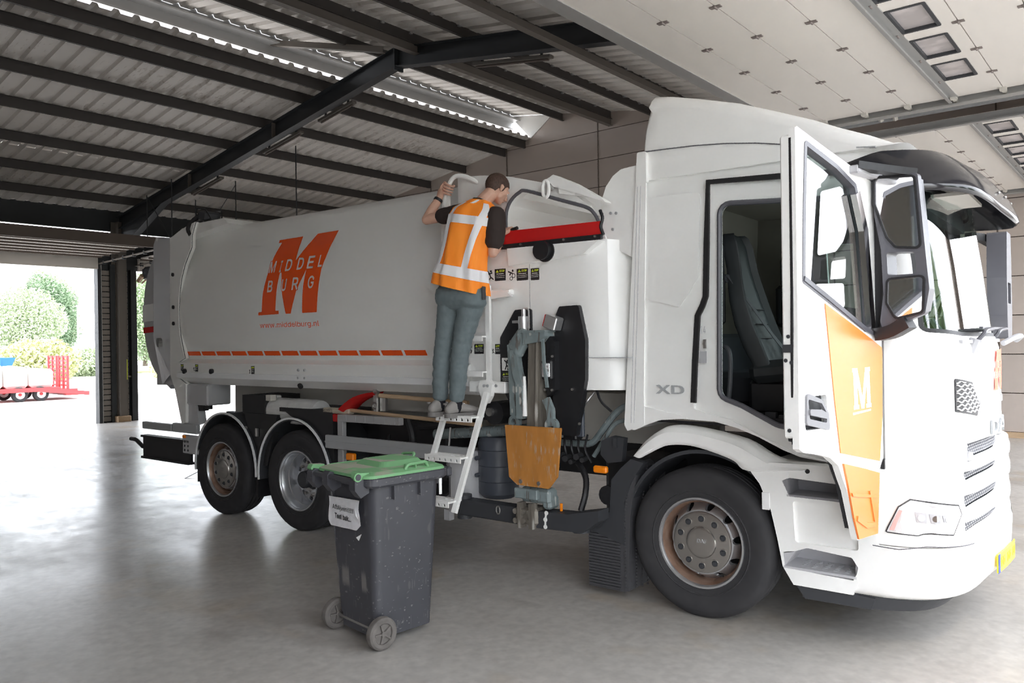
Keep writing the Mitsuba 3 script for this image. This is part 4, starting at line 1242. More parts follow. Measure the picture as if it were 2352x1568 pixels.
# air deflector on the roof
prof = [(-.434, 3.60), (-.30, 3.575), (-.1, 3.52), (.144, 3.445), (.378, 3.35), (.627, 3.245), (.784, 3.168), (.961, 3.09), (1.106, 3.015), (1.17, 2.97)]
secs = []
for y, dz, dx in ((.105, -.10, .03), (.125, -.05, .012), (.165, -.015, .004), (.25, .0, 0), (.5, .03, 0), (1.25, .06, .02), (2.0, .03, 0), (2.25, 0, 0), (2.335, -.015, .004), (2.375, -.05, .012), (2.395, -.10, .03)):
    k = 1.0 if .2 < y < 2.3 else .98
    s_ = [(-.52 + dx, y, 2.99), (-.528 + dx, y, 3.20), (-.512 + dx, y, 3.33), (-.485 + dx, y, 3.46 + dz * .6), (-.462 + dx, y, 3.55 + dz)]
    s_ += [(x - dx, y, max(z + dz, 2.992)) for x, z in prof] + [(1.20 - dx, y, 2.985)]
    secs.append(s_)
fair = part('roof_fairing', loft(secs), 'm_white', smooth=45)
add('seam', sweep([(-.53, .098, 3.195), (-.3, .1, 3.186), (-.1, .1005, 3.175), (.1, .101, 3.155), (.30, .1015, 3.125), (.56, .102, 3.07)], [(-.003, -.004), (.003, -.004), (.003, .012), (-.003, .012)], up=(0, 1, 0)), 'm_mirror_shell', fair, smooth=False)
add('seam', sweep([(.90, .11, 3.00), (1.02, .10, 2.985)], [(-.004, -.004), (.004, -.004), (.004, .02), (-.004, .02)], up=(0, 1, 0)), 'm_guard_grey', fair, smooth=False)
part('side_collar', cat(prism(rpoly([(-.545, 3.19), (-.475, 3.19), (-.475, 2.97), (-.56, 2.97)], .015), 'y', .07, .11)), 'm_white', smooth=False)
part('cab_back_edge', prism([(-.68, 1.25), (-.655, 1.21), (-.52, 1.265), (-.52, 1.5), (-.48, 2.97), (-.56, 2.97)], 'y', .074, .092), 'm_white', smooth=False)
for dx in (.03, .055):
    part('cab_crease', sweep([(-.655 + dx, .0735, 1.27), (-.575 + dx, .0735, 2.95)], circ(.002, 5)), 'm_mid_grey')
badge = affinity.scale(textpoly('XD', .1, True), 1.0, 1.0)
part('badge', plate(fit(badge, -.425, -.215, 1.485, 1.545), 'y', .078, .010), 'm_guard_grey', smooth=False, label='grey badge XD')
# raised pressing on the cab side
pp = rpoly([(-.50, 2.86), (-.08, 2.86), (-.10, 2.28), (-.24, 2.08), (-.52, 2.16)], .04)
part('side_pressing', prism(pp, 'y', .083, .091), 'm_white', smooth=False)
part('side_skirt', prism([(-.66, 1.42), (-.20, 1.33), (-.2, 1.318), (-.26, 1.314), (-.40, 1.30), (-.49, 1.268), (-.60, 1.218), (-.655, 1.225)], 'y', .080, .092), 'm_white', smooth=False)

# --- sun visor over the windscreen
vs = []
pb = plan(1.64, .055, .88)
pt = plan(1.42, .105, .80)
n = len(pb)
i0 = [i for i in range(n) if pb[i][0] > .8]
sec_o, sec_t = [], []
L = np.r_[0, np.cumsum(np.hypot(*np.diff(pb, axis=0).T))]
Lt = np.r_[0, np.cumsum(np.hypot(*np.diff(pt, axis=0).T))]
cols = []
for u in np.linspace(0, 1, 61):
    w = min(u, 1 - u) * 2
    e = min(1.0, w / .22)
    xb, yb = [np.interp(u * L[-1], L, pb[:, k]) for k in (0, 1)]
    xt, yt = [np.interp(u * Lt[-1], Lt, pt[:, k]) for k in (0, 1)]
    zb = 2.83 - .10 * min(1, w / .10) - .13 * max(0, w - .10) / .9
    zt = 2.90 + .06 * min(1, w / .15)
    pts = []
    for t in (0, .12, .4, .75, 1.0):
        pts.append((xb + (xt - xb) * t ** 1.6, yb + (yt - yb) * t ** 1.6, zb + (zt - zb) * (t if t > .12 else t * .9)))
    inner = [(x - .018, y + (.018 if y < 1.25 else -.018) * (1 - w), z - .012) for x, y, z in pts[::-1]]
    cols.append(pts + inner)
visor = part('sun_visor', loft(cols), 'm_black_gloss', smooth=50, label='glossy black sun visor')
for k in (2, 4, 56, 58, 24, 27, 33, 36):
    p = np.array(cols[k][2])
    add('screw', sph(p + [.004, -.004 if k < 30 else .004, 0], .010, 6), 'm_steel', visor)
add('underside', bx(1.25, 1.45, .45, 1.05, 2.70, 2.72), 'm_under_white', visor, smooth=False)


# --- front: curved faces below the windscreen
def surf(xc, y0):
    B = plan(xc, y0, .3)
    L_ = np.r_[0, np.cumsum(np.hypot(*np.diff(B, axis=0).T))] - .7
    nn = np.gradient(B, axis=0)
    nn = np.stack([nn[:, 1], -nn[:, 0]], 1)
    nn /= np.linalg.norm(nn, axis=1, keepdims=True)
    return B, L_, nn


def wrap(poly, xc, y0, off=.003, th=None, band=.03):
    """flat shape (s along the curved front, z) bent around it; th makes it a plate"""
    B, L_, nn = surf(xc, y0)
    out = []
    a, b, c, d = poly.bounds
    ss = np.r_[a, np.arange(math.ceil(a / band) * band, c, band), c]
    for s0, s1 in zip(ss, ss[1:]):
        g = poly.intersection(sbox(s0, b - 1, s1, d + 1))
        for q_ in getattr(g, 'geoms', [g]):
            if isinstance(q_, Polygon) and q_.area > 1e-7:
                if th is None:
                    v, t = trimesh.creation.triangulate_polygon(q_, engine='earcut')
                    v = np.c_[np.asarray(v), np.full(len(v), off)]
                else:
                    v, t = arrs(prism(q_, 'z', off, off + th))
                w = np.stack([np.interp(v[:, 0], L_, B[:, k]) + v[:, 2] * np.interp(v[:, 0], L_, nn[:, k]) for k in (0, 1)], 1)
                m = np.c_[w, v[:, 1]]
                out.append((m, np.asarray(t)) if th is None else fixo((m, np.asarray(t))))
    return cat(*out)


BX, BY = 1.56, .0
# lower front: bumper and lamp panel
def block(z0, z1, x0=.99, ins=0.0, xc=BX, xc2=None):
    return man(loft([[(x, y, z) for x, y in plan(q_, BY, x0, ins)] for z, q_ in ((z0, xc), (z1, xc2 or xc))]))


gr_cut = man(prism(grille_p, 'x', 1.2, 2.0))
mask = block(.66, 1.085) - man(bx(.5, 1.0, -1, 4, 0, 2)) - gr_cut - block(.5, 1.3, .7, .12)
part('lamp_panel', mask, 'm_white', smooth=32)
bump = man(loft([[(x, y, z) for x, y in plan(q_, BY + dy, .885 + xo)] for z, q_, dy, xo in ((.345, 1.50, .02, .0), (.375, 1.545, .004, .0), (.42, 1.565, 0, .0), (.62, 1.575, 0, .10), (.652, 1.56, .006, .115))])) - block(.2, 1.0, .7, .12)
bm = part('bumper', bump, 'm_white', smooth=40)
add('slot', wrap(Polygon([(.70, .575), (1.40, .612), (1.36, .585), (.76, .545), (.68, .56)]), 1.57, BY, .003), 'm_mid_grey', bm, smooth=True)
add('edge_line', wrap(Polygon([(.0, .655), (.135, .648), (.27, .672), (.6, .665), (.6, .660), (.27, .667), (.135, .643), (0, .650)]), BX, BY, .018, .003), 'm_mirror_shell', bm, smooth=False)
part('front_skirt', man(loft([[(x, y, z) for x, y in plan(q_, BY + .03, .58)] for z, q_ in ((.26, 1.40), (.36, 1.50))])), 'm_dark', smooth=False)
# lamps
hp = Polygon([(.066, .74), (.081, .777), (.132, .889), (.195, .936), (.473, .898), (.498, .843), (.452, .761), (.433, .726), (.30, .738), (.26, .735), (.232, .725), (.076, .733)])
for m_, nm in ((lambda q_: q_, ''), (far, '')):
    hl = part('headlight', m_(wrap(hp, BX, BY, .002, .006)), 'm_black_gloss', smooth=False)
    inn = hp.buffer(-.007)
    add('lamp_lens', m_(wrap(inn, BX, BY, .0075, .003)), 'm_lamp_lens', hl, smooth=False)
    add('turn_lens', m_(wrap(Polygon([(.088, .752), (.138, .872), (.155, .868), (.112, .752)]), BX, BY, .0125, .002)), 'm_pink_lens', hl, smooth=False)
    add('light_strip', m_(wrap(Polygon([(.20, .925), (.465, .890), (.465, .878), (.205, .912), (.175, .875), (.15, .80), (.14, .80), (.165, .885)]), BX, BY, .0125, .002)), 'm_print_white', hl, smooth=False)
    for s0 in (.215, .29, .36):
        add('projector', m_(wrap(Polygon([(s0, .865 - (s0 - .2) * .12), (s0 + .06, .858 - (s0 - .2) * .12), (s0 + .06, .80), (s0 + .01, .805)]), BX, BY, .0125, .003)), 'm_mid_grey', hl, smooth=False)
        add('bulb', m_(wrap(Point(s0 + .033, .832 - (s0 - .2) * .06).buffer(.018), BX, BY, .016, .003)), 'm_chrome', hl, smooth=False)
    add('reflector', m_(wrap(Polygon([(.20, .765), (.33, .752), (.33, .744), (.2, .757)]), BX, BY, .0125, .002)), 'm_alu', hl, smooth=False)
# grille: dark back, honeycomb of small pale lozenges, white bars
gb = part('grille', wrap(Polygon([(.68, 1.23), (2.42, 1.23), (2.42, 1.075), (2.65, 1.075), (2.65, .65), (.45, .65), (.45, 1.075), (.68, 1.075)]), 1.47, BY, -.02, .004), 'm_dark', smooth=False)
slots = [(1.118, 1.215), (.992, 1.080), (.830, .945), (.680, .790)]
lz = []
for a_, b_ in slots:
    z, r_ = a_ + .012, 0
    while z < b_:
        s_ = (.60 if b_ < 1.1 else .76) + (r_ % 2) * .022
        while s_ < (2.55 if b_ < 1.1 else 2.36):
            lz.append(Polygon([(s_ - .013, z), (s_ - .005, z - .0042), (s_ + .005, z - .0042), (s_ + .013, z), (s_ + .005, z + .0042), (s_ - .005, z + .0042)]))
            s_ += .044
        z += .0185
        r_ += 1
Bg, Lg, Ng = surf(1.47, BY)
lm = []
for p in lz:
    v, t = arrs(prism(p, 'z', -.014, .008))
    w = np.stack([np.interp(v[:, 0], Lg, Bg[:, k]) + v[:, 2] * np.interp(v[:, 0], Lg, Ng[:, k]) for k in (0, 1)], 1)
    lm.append(fixo((np.c_[w, v[:, 1]], t)))
add('mesh', cat(*lm), 'm_mid_grey', gb, smooth=False, kind='stuff')
for a_, b_ in ((1.080, 1.112), (.945, .985), (.790, .822), (.655, .678)):
    add('bar', wrap(Polygon([(.50, b_), (2.62, b_), (2.62, a_), (.50, a_)]), BX, BY, -.09, .095, .06), 'm_white', gb, smooth=False)
for a_, b_ in slots:
    for s0, s1 in (((.50, .66), (2.46, 2.62)) if b_ < 1.1 else ((.72, .82), (2.30, 2.40))):
        add('shelf', wrap(Polygon([(s0, a_), (s1, a_ + .0), (s1 - .02, a_ + .045), (s0, a_ + .05)]), BX, BY, -.07, .03, .06), 'm_mid_grey', gb, smooth=False)
# upper side meshes and front lettering on the bonnet panel
HX, HY = 1.525, .09
for m_ in (lambda q_: q_, far):
    mp = Polygon([(.475, 1.60), (.70, 1.57), (.85, 1.43), (.80, 1.38), (.475, 1.425)])
    um = part('intake', m_(wrap(mp.buffer(.01), HX, HY, -.002, .004)), 'm_print_black', smooth=False)
    wv = []
    for r_ in range(9):
        z = 1.405 + .023 * r_
        ln = LineString([(s_, z + .006 * math.sin(s_ * 75 + r_ * math.pi)) for s_ in np.linspace(.46, .87, 60)])
        wv.append(ln.buffer(.0032))
    add('slat', m_(wrap(unary_union(wv).intersection(mp), HX, HY, .002, .006)), 'm_print_white', um, smooth=False, kind='stuff')
part('bonnet_bar', wrap(Polygon([(.86, 1.455), (1.3, 1.46), (2.25, 1.455), (2.25, 1.415), (1.3, 1.425), (.85, 1.415)]), HX, HY, .0, .006), 'm_mid_grey', smooth=False)
part('maker_letters', wrap(fit(textpoly('DAF', .1, True), 1.12, 1.62, 1.225, 1.315), HX, HY, .002, .012), 'm_guard_grey', smooth=False, label='chrome letters DAF')
em = affinity.scale(mark, .40, .40, origin=(0, 0))
a_, b_, c_, d_ = em.bounds
part('town_mark', wrap(affinity.translate(affinity.scale(em, .85, .85, origin=(a_, b_)), 1.22 - a_, 1.50 - b_), HX, HY, .003), 'm_orange', smooth=False, label='small orange letter M on the front')
lp = part('licence_plate', wrap(rrect(1.08, 1.60, .385, .50, .01), 1.575, BY, .006, .008), 'm_yellow', smooth=False, label='yellow licence plate with a blue edge')
add('blue_edge', wrap(sbox(1.08, .385, 1.125, .50), 1.575, BY, .015, .002), 'm_blue_print', lp, smooth=False)
add('print', wrap(unary_union([sbox(1.15 + .055 * k, .415, 1.188 + .055 * k, .47) for k in range(8) if k not in (2, 5)]).difference(unary_union([sbox(1.16 + .055 * k, .43, 1.178 + .055 * k, .455) for k in range(8)])), 1.575, BY, .015, .001), 'm_ochre', lp, smooth=False)
pr('m_ochre', [0.45, 0.33, 0.02], 0.5)
pr('m_pink_lens', [0.75, 0.42, 0.40], 0.2)
# wipers
for y_, s_ in ((.62, 1), (1.35, 1)):
    wp_ = part('wiper', cat(tube(smoothpath([(1.44, y_, 1.80), (1.49, y_ + .03, 1.86), (1.50, y_ + .12, 1.89), (1.485, y_ + .62, 1.905)], 5), .013, 8), bx(1.47, 1.49, y_ + .05, y_ + .8, 1.90, 1.915)), 'm_mirror_shell')
    add('spindle', cyl((1.43, y_, 1.76), (1.46, y_, 1.84), .035, 10), 'm_mid_grey', wp_)
part('wiper_rail', wrap(Polygon([(.55, 1.835), (2.4, 1.835), (2.4, 1.815), (.55, 1.815)]), 1.50, HY, .0, .02), 'm_mid_grey', smooth=False)
part('grab_handle', cat(tube(smoothpath([(1.50, 1.65, 1.80), (1.56, 1.75, 1.84), (1.58, 2.0, 1.85), (1.54, 2.15, 1.82)], 5), .02, 8)), 'm_mid_grey')

# --- front mudguard, steps
# white flared arch
fo = smoothpath([(-.59, 0, 1.05), (-.50, 0, 1.155), (-.40, 0, 1.23), (-.30, 0, 1.268), (-.1, 0, 1.262), (.208, 0, 1.205), (.376, 0, 1.12), (.50, 0, 1.078), (.66, 0, 1.065)], 4)
fi = smoothpath([(-.52, 0, 1.035), (-.40, 0, 1.10), (-.32, 0, 1.135), (-.218, 0, 1.150), (-.1, 0, 1.145), (.06, 0, 1.108), (.17, 0, 1.07), (.262, 0, 1.015), (.60, 0, 1.045)], 4)
m_ = min(len(fo), len(fi))
fo, fi = fo[np.linspace(0, len(fo) - 1, 33).astype(int)], fi[np.linspace(0, len(fi) - 1, 33).astype(int)]
g = np.array([[a * (1 - t) + b * t + np.array([0, yy, 0]) for t, yy in ((0, .14), (0, .09), (.06, .045), (.14, .035), (.30, .0), (.75, -.012), (1.0, -.006), (1.0, .03))] for a, b in zip(fo, fi)])
for mm in (lambda q_: q_, far):
    fd = part('fender', mm(sheet(g[:, ::-1])), 'm_white', smooth=40)
a = np.radians(np.linspace(14, 190, 36))
arc = [(-.07 + .60 * math.cos(t), .50 + .62 * math.sin(t)) for t in a]
inn = [(-.07 + .575 * math.cos(t), .50 + .595 * math.sin(t)) for t in a]
part('wheel_arch', prism(arc + inn[::-1], 'y', .04, .50), 'm_dark', smooth=35)
part('wheel_arch', far(prism(arc + inn[::-1], 'y', .04, .50)), 'm_dark', smooth=35)
part('arch_edge', prism([(-.60, 1.02), (-.68, .95), (-.76, .86), (-.78, .62), (-.96, .56), (-.97, .48), (-.66, .40), (-.66, .70), (-.60, .86), (-.50, 1.0)], 'y', .015, .09), 'm_dark', smooth=False)
# spray flap: ribbed sheet behind the wheel, ribbed part facing the tyre
fl_ = part('mudflap', bx(-.965, -.665, .03, .05, .06, .56), 'm_guard_dark', smooth=False)
rib = []
for k in range(22):
    rib.append(bx(-.962, -.70, .018, .03, .075 + .0215 * k, .087 + .0215 * k))
add('rib', cat(*rib), 'm_guard_dark', fl_, smooth=False, kind='stuff')
nb = []
for i in range(40):
    z = .08 + .0235 * i
    for j in range(6):
        xo = -.665 + .018 * j + max(0, (z - .62)) * .16
        if z < .95:
            nb.append(bx(xo, xo + .010, .02 + .05 * j, .03 + .05 * j, z, z + .015))
add('backing', prism([(-.70, .06), (-.64, .07), (-.62, .6), (-.56, .95), (-.62, .98), (-.70, .6)], 'y', .03, .42), 'm_guard_dark', fl_, smooth=False)
add('bristle', cat(*nb), 'm_guard_dark', fl_, smooth=False, kind='stuff')
pr('m_guard_dark', [0.055, 0.055, 0.06], 0.5)
part('mudflap', far(bx(-.965, -.665, .03, .05, .06, .56)), 'm_guard_dark', smooth=False)

sp_ = Polygon([(.26, 1.03), (.33, .94), (.40, .78), (.44, .60), (.47, .44), (.535, .335), (.885, .335), (.885, .345), (1.03, .66), (1.04, 1.085), (.60, 1.085), (.4, 1.08)])
stp = man(prism(sp_, 'y', .0, .55)) - man(prism(rpoly([(.475, .975), (.52, .995), (.86, .98), (.90, .96), (.90, .875), (.515, .882)], .01), 'y', -.1, .22)) \
    - man(prism(rpoly([(.47, .53), (.55, .545), (.62, .575), (.88, .555), (.915, .50), (.895, .42), (.48, .435)], .01), 'y', -.1, .26)) \
    - man(prism(rpoly([(.535, .855), (.90, .848), (.92, .60), (.55, .60)], .02), 'y', -.1, .03))
for mm in (lambda q_: q_, far):
    st = part('step_panel', mm(stp), 'm_white', smooth=30)
    add('step', mm(cat(prism([(.475, .975), (.52, .995), (.86, .98), (.90, .96), (.90, .875), (.515, .882)], 'y', .20, .215), bx(.50, .90, .0, .2, .878, .892), prism([(.472, .972), (.505, .99), (.515, .882)], 'y', .0, .2))), 'm_grey_plastic', st, smooth=False, label='dark grey upper step')
    tr_ = [bx(.475, .905, .0, .26, .43, .445), prism([(.47, .53), (.55, .545), (.62, .575), (.88, .555), (.915, .50), (.895, .43), (.48, .44)], 'y', .24, .256), prism([(.475, .52), (.545, .54), (.48, .44)], 'y', .01, .24), bx(.895, .91, .02, .24, .44, .53)]
    s2 = add('step', mm(cat(*tr_)), 'm_mid_grey', st, smooth=False, label='grey lower step')
    add('tread', mm(cat(*[bx(.565 + .065 * i, .593 + .065 * i, .05 + .035 * j, .056 + .035 * j, .445, .450) for i in range(5) for j in range(5)])), 'm_guard_grey', s2, smooth=False, kind='stuff')
    add('skirt', mm(prism([(.53, .35), (.885, .335), (1.0, .33), (.98, .262), (.60, .255)], 'y', .02, .3)), 'm_dark', st, smooth=False)
    add('reflector', mm(bx(.345, .395, -.006, .0, .78, .89, .004)), 'm_print_white', st, smooth=False)
    add('plug', mm(cyl((.63, .0, 1.045), (.63, -.006, 1.045), .014, 10)), 'm_seal', st)
    add('glare', mm(bx(.5, .51, -.002, .0, 1.0, 1.06)), 'm_print_white', st, smooth=False)
part('gap_cover', bx(1.03, 1.05, .07, .10, 1.06, 1.14), 'm_black', smooth=False)

# --- inside the cab
part('cab_floor', bx(-.5, 1.0, .14, 2.36, 1.28, 1.34), 'm_black', smooth=False)
part('dashboard', man(loft([[(x, y, z) for x, y in plan(q_, .13, .72)] for z, q_ in ((1.34, 1.30), (1.7, 1.36), (1.84, 1.42))])), 'm_dark', smooth=False)
part('tunnel', cat(bx(-.45, 1.0, .95, 1.55, 1.34, 1.60, .04), bx(-.56, -.40, .14, 2.36, 1.34, 1.9, .03)), 'm_dark', smooth=False)
part('steering_wheel', cat(tube([(1.0 + .2 * math.sin(a) * .5, 1.85 + .23 * math.cos(a), 1.98 + .23 * math.sin(a) * .86) for a in np.linspace(0, 2 * math.pi, 33)[:-1]], .016, 8, closed=True), cyl((1.0, 1.85, 1.98), (1.15, 1.85, 1.75), .04, 10)), 'm_black')
part('sun_blind', bx(1.12, 1.2, .3, 2.2, 2.66, 2.78), 'm_dark', smooth=False)
part('roof_strip', cyl((.10, .4, 2.80), (.75, .4, 2.84), .012, 6), 'm_mid_grey')
part('coat_hook', cat(bx(-.43, -.40, .40, .43, 2.66, 2.72), bx(-.42, -.36, .42, .45, 2.64, 2.68)), 'm_steel', smooth=False)


def seat(y, label=None):
    s = numbered(TK + '__seat')
    if label:
        info(s, label)
    secs = []
    for z, x, hw, d, in ((1.66, .22, .235, .10), (1.80, .16, .25, .13), (1.95, .10, .25, .12), (2.12, .05, .235, .10), (2.26, .02, .20, .085), (2.34, .005, .175, .08), (2.42, -.01, .165, .085), (2.52, -.03, .16, .09), (2.585, -.05, .145, .075), (2.605, -.055, .11, .04)):
        secs.append([(x + d * .5 * math.copysign(abs(math.cos(t)) ** .5, math.cos(t)) + (.05 if abs(math.sin(t)) > .8 and math.cos(t) > 0 else 0), y + hw * math.copysign(abs(math.sin(t)) ** .6, math.sin(t)), z) for t in np.linspace(0, 2 * math.pi, 25)[:-1]])
    b = add('backrest', loft(secs), 'm_seat', s, smooth=60)
    for z, x in ((1.86, .195), (1.96, .165), (2.06, .14), (1.78, .215)):
        add('stitch', sweep([(x, y - .12, z), (x + .012, y, z), (x, y + .12, z)], circ(.004, 5)), 'm_black', b)
    add('cushion', xf(bx(-.02, .50, -.25, .25, -.09, .06, .05), rot('y', -6) @ tr(0, 0, 0)), 'm_seat', s, frame=FR[-1] @ tr(.16, y, 1.64))
    add('pedestal', bx(.12, .55, y - .18, y + .18, 1.34, 1.58, .03), 'm_black', s, smooth=False)
    add('shoulder_guide', cat(bx(-.10, -.04, y - .20, y - .15, 2.30, 2.52, .01), cyl((-.03, y - .19, 2.28), (.0, y - .2, 2.28), .03, 10)), 'm_dark', s, smooth=False)
    add('belt', sweep(smoothpath([(.0, y - .20, 2.30), (.13, y - .13, 2.10), (.24, y + .0, 1.88), (.32, y + .14, 1.72)], 4), [(-.022, -.002), (.022, -.002), (.022, .002), (-.022, .002)], up=(1, 0, .3)), 'm_belt', s, smooth=False)
    add('buckle', bx(.33, .37, y + .15, y + .18, 1.62, 1.74, .008), 'm_alu', s, smooth=False)
    add('side_bolster', cat(bx(-.13, -.02, y - .25, y - .17, 1.95, 2.30, .03)), 'm_black', s, smooth=False)
    return s


seat(.55, 'black leather passenger seat with its belt')
seat(1.92)
part('entry_handle', tube(smoothpath([(.06, .17, 1.40), (.08, .17, 1.6), (.07, .18, 1.78), (-.02, .22, 1.82)], 5), .016, 8), 'm_dark')
part('mat_clutter', cat(*[bx(.12 + .09 * k, .19 + .09 * k, .2, .24, 1.34, 1.36 + .008 * (k % 3)) for k in range(6)]), 'm_dark', smooth=False)


# --- the open passenger door: local s from the hinge to the rear edge, n outward, z up
pr('m_door_glass_frame', [0.02, 0.02, 0.022], 0.3)
TH = math.radians(80)
ds, dn = np.array([-math.cos(TH), -math.sin(TH), 0]), np.array([math.sin(TH), -math.cos(TH), 0])
DF = np.eye(4)
DF[:3, 0], DF[:3, 1], DF[:3, 2], DF[:3, 3] = ds, dn, [0, 0, 1], [1.06, .05, 0]
FR.append(DF)
dk = numbered(TK + '__passenger_door')
info(dk, 'open white cab door with an orange panel and a window')


def dpart(name, m, mat, par=None, **k):
    return add(name, m, mat, par or dk, **k)


# outline (s, z)
skin = Polygon([(.03, 1.90), (.03, 2.74), (.20, 2.755), (.36, 2.795), (.68, 2.852), (1.0, 2.915), (1.02, 2.905), (1.02, 1.31), (.98, 1.29), (.82, 1.262), (.70, 1.235), (.60, 1.18), (.55, 1.10), (.50, 1.03), (.46, .93), (.385, .745), (.14, .735), (.10, 1.083), (.065, 1.12), (.03, 1.16)])
glass = Polygon([(.905, 2.835), (.58, 2.765), (.36, 2.690), (.255, 2.48), (.185, 1.915), (.25, 1.912), (.945, 2.155), (.93, 2.5)])
door = man(prism(skin, 'y', -.035, .0)) - man(prism(glass.buffer(.02), 'y', -.2, .1))
door = door - man(prism(rrect(.722, .955, 1.395, 1.565, .02), 'y', -.035, .05))
dpart('shell', door, 'm_white', smooth=False)
dpart('inner_trim', prism(skin.buffer(-.05).difference(glass.buffer(.05)), 'y', -.085, -.034), 'm_dark', smooth=False)
dpart('edge_frame', cat(bx(.99, 1.02, -.085, -.012, 1.36, 2.88, .01)), 'm_white', smooth=False)
dpart('edge_seal', sweep([(1.012, -.028, 2.86), (1.014, -.028, 2.1), (1.016, -.030, 1.9), (1.012, -.034, 1.6), (1.0, -.04, 1.33)], circ(.011, 6)), 'm_seal')
dpart('latch', cat(bx(1.015, 1.026, -.08, -.03, 1.79, 1.83), *[cyl((1.015, -.05 - .015 * i, z), (1.024, -.05 - .015 * i, z), .010, 8) for i, z in ((0, 1.87), (1, 1.75), (-1, 1.74), (0, 1.40))]), 'm_dark', smooth=False)
dpart('window', (np.array([[a, -.03, b] for a, b in np.array(glass.buffer(.018).exterior.coords)[:-1]]), np.array([[0, i, i + 1] for i in range(1, len(np.array(glass.buffer(.018).exterior.coords)) - 2)])), 'm_tint', smooth=False)
gfr = glass.buffer(.022).difference(glass.buffer(-.004))
dpart('window_seal', prism(gfr, 'y', -.045, .004), 'm_mirror_shell', smooth=False)
dpart('belt_strip', sweep([(.955, .004, 2.160), (.70, .004, 2.07), (.25, .004, 1.905), (.12, .004, 1.872)], [(-.012, -.004), (.012, -.004), (.012, .006), (-.012, .006)], up=(0, 1, 0)), 'm_mirror_shell', smooth=False)
dpart('window_channel', sweep([(.34, .0, 2.66), (.245, .0, 2.46), (.16, .0, 1.90)], [(-.028, -.02), (.028, -.02), (.028, .012), (-.028, .012)], up=(0, 1, 0)), 'm_chrome', smooth=False)
org = Polygon([(.735, 2.039), (.30, 1.892), (.04, 1.80), (.035, 1.763), (.045, 1.40), (.088, 1.148), (.30, 1.19), (.581, 1.246), (.64, 1.52), (.70, 1.85)])
low_o = Polygon([(.557, 1.187), (.30, 1.13), (.108, 1.083), (.143, .742), (.386, .752), (.445, .88), (.504, 1.05)])
mm_ = Polygon([(0, 0), (.30, 0), (.30, .10), (.24, .10), (.24, .62), (.42, 0), (.58, 0), (.76, .62), (.76, .10), (.70, .10), (.70, 0), (1, 0), (1, .10), (.96, .10), (.96, .90), (1, .90), (1, 1), (.72, 1), (.50, .28), (.28, 1), (0, 1), (0, .90), (.04, .90), (.04, .10), (0, .10)])
lm_ = affinity.scale(mm_, -1, 1, origin=(.5, 0))
lm_ = affinity.skew(fit(lm_, .20, .425, 1.465, 1.692), 4, 0)
logo = unary_union([lm_, Polygon([(.428, 1.436), (.20, 1.446), (.20, 1.456), (.428, 1.449)])])
dpart('orange_film', prism(org.difference(logo), 'y', .001, .006), 'm_door_orange', smooth=False, label='orange film with a white letter M')
dpart('white_mark', prism(logo, 'y', .002, .0065), 'm_print_white', smooth=False, label='white letter M')
lo = dpart('lower_flap', prism(low_o, 'y', .001, .012), 'm_door_orange', smooth=False, label='orange lower door flap')
for rr_ in ([(.48, 1.02), (.14, .96), (.14, .945), (.47, 1.0)], [(.42, .86), (.30, .80), (.18, .79), (.18, .81), (.30, .83), (.41, .885)], [(.26, 1.0), (.20, .82), (.19, .82), (.24, 1.0)]):
    add('crease', prism(rr_, 'y', .01, .020), 'm_door_orange', lo, smooth=False)
hd = dpart('handle', prism(rpoly([(.955, 1.575), (.93, 1.58), (.80, 1.545), (.725, 1.47), (.712, 1.39), (.73, 1.382), (.95, 1.425), (.962, 1.44)], .012).difference(rpoly([(.945, 1.555), (.80, 1.525), (.75, 1.475), (.745, 1.42), (.93, 1.455)], .01)), 'y', -.005, .012), 'm_grey_plastic', smooth=False, label='grey door handle')
add('cavity', bx(.72, .955, -.034, -.030, 1.39, 1.57), 'm_dark', hd, smooth=False)
add('grip', prism(rpoly([(.945, 1.505), (.82, 1.495), (.75, 1.47), (.745, 1.44), (.94, 1.475)], .01), 'y', -.005, .022), 'm_grey_plastic', hd, smooth=False)

# mirrors: arms on the hinge post, one housing with two glasses
mi_ = dpart('mirror', cat(sweep(bendpath([(.40, .02, 2.80), (.28, .08, 2.79), (.16, .16, 2.775), (.10, .22, 2.765)], .06), [(-.035, -.02), (.035, -.02), (.035, .02), (-.035, .02)], up=(0, 0, 1)),
                          sweep(bendpath([(.12, .02, 1.875), (.13, .10, 1.885), (.14, .20, 1.94)], .05), [(-.045, -.035), (.045, -.035), (.045, .035), (-.045, .035)], up=(0, 0, 1))), 'm_black', smooth=False, label='black door mirror with two glasses')
hs = rpoly([(.015, 2.775), (.255, 2.755), (.272, 2.55), (.292, 2.30), (.308, 2.12), (.285, 1.985), (.06, 1.895), (.045, 1.95), (.065, 2.10), (.055, 2.35), (.02, 2.55)], .02)
hole = rpoly([(.085, 2.335), (.235, 2.325), (.245, 2.205), (.09, 2.205)], .015)
add('housing', man(prism(hs, 'x', .105, .155)) - man(prism(hole, 'x', 0, .5)), 'm_mirror_shell', mi_, smooth=False)
add('housing_back', man(prism(hs.buffer(-.02), 'x', .02, .105)) - man(prism(hole, 'x', 0, .5)), 'm_mirror_shell', mi_, smooth=False)
for nm, q_, in (('large', [(.03, 2.755), (.235, 2.735), (.262, 2.350), (.14, 2.365), (.095, 2.42), (.03, 2.61)]), ('small', [(.095, 2.178), (.278, 2.185), (.270, 1.998), (.135, 1.968), (.09, 2.05)])):
    p_ = rpoly(q_, .018)
    add('glass_rim', prism(p_.buffer(.012).difference(p_), 'x', .150, .166), 'm_black', mi_, smooth=False)
    add('mirror_glass', prism(p_.buffer(.004), 'x', .152, .1575), 'm_mirror', mi_, smooth=False)
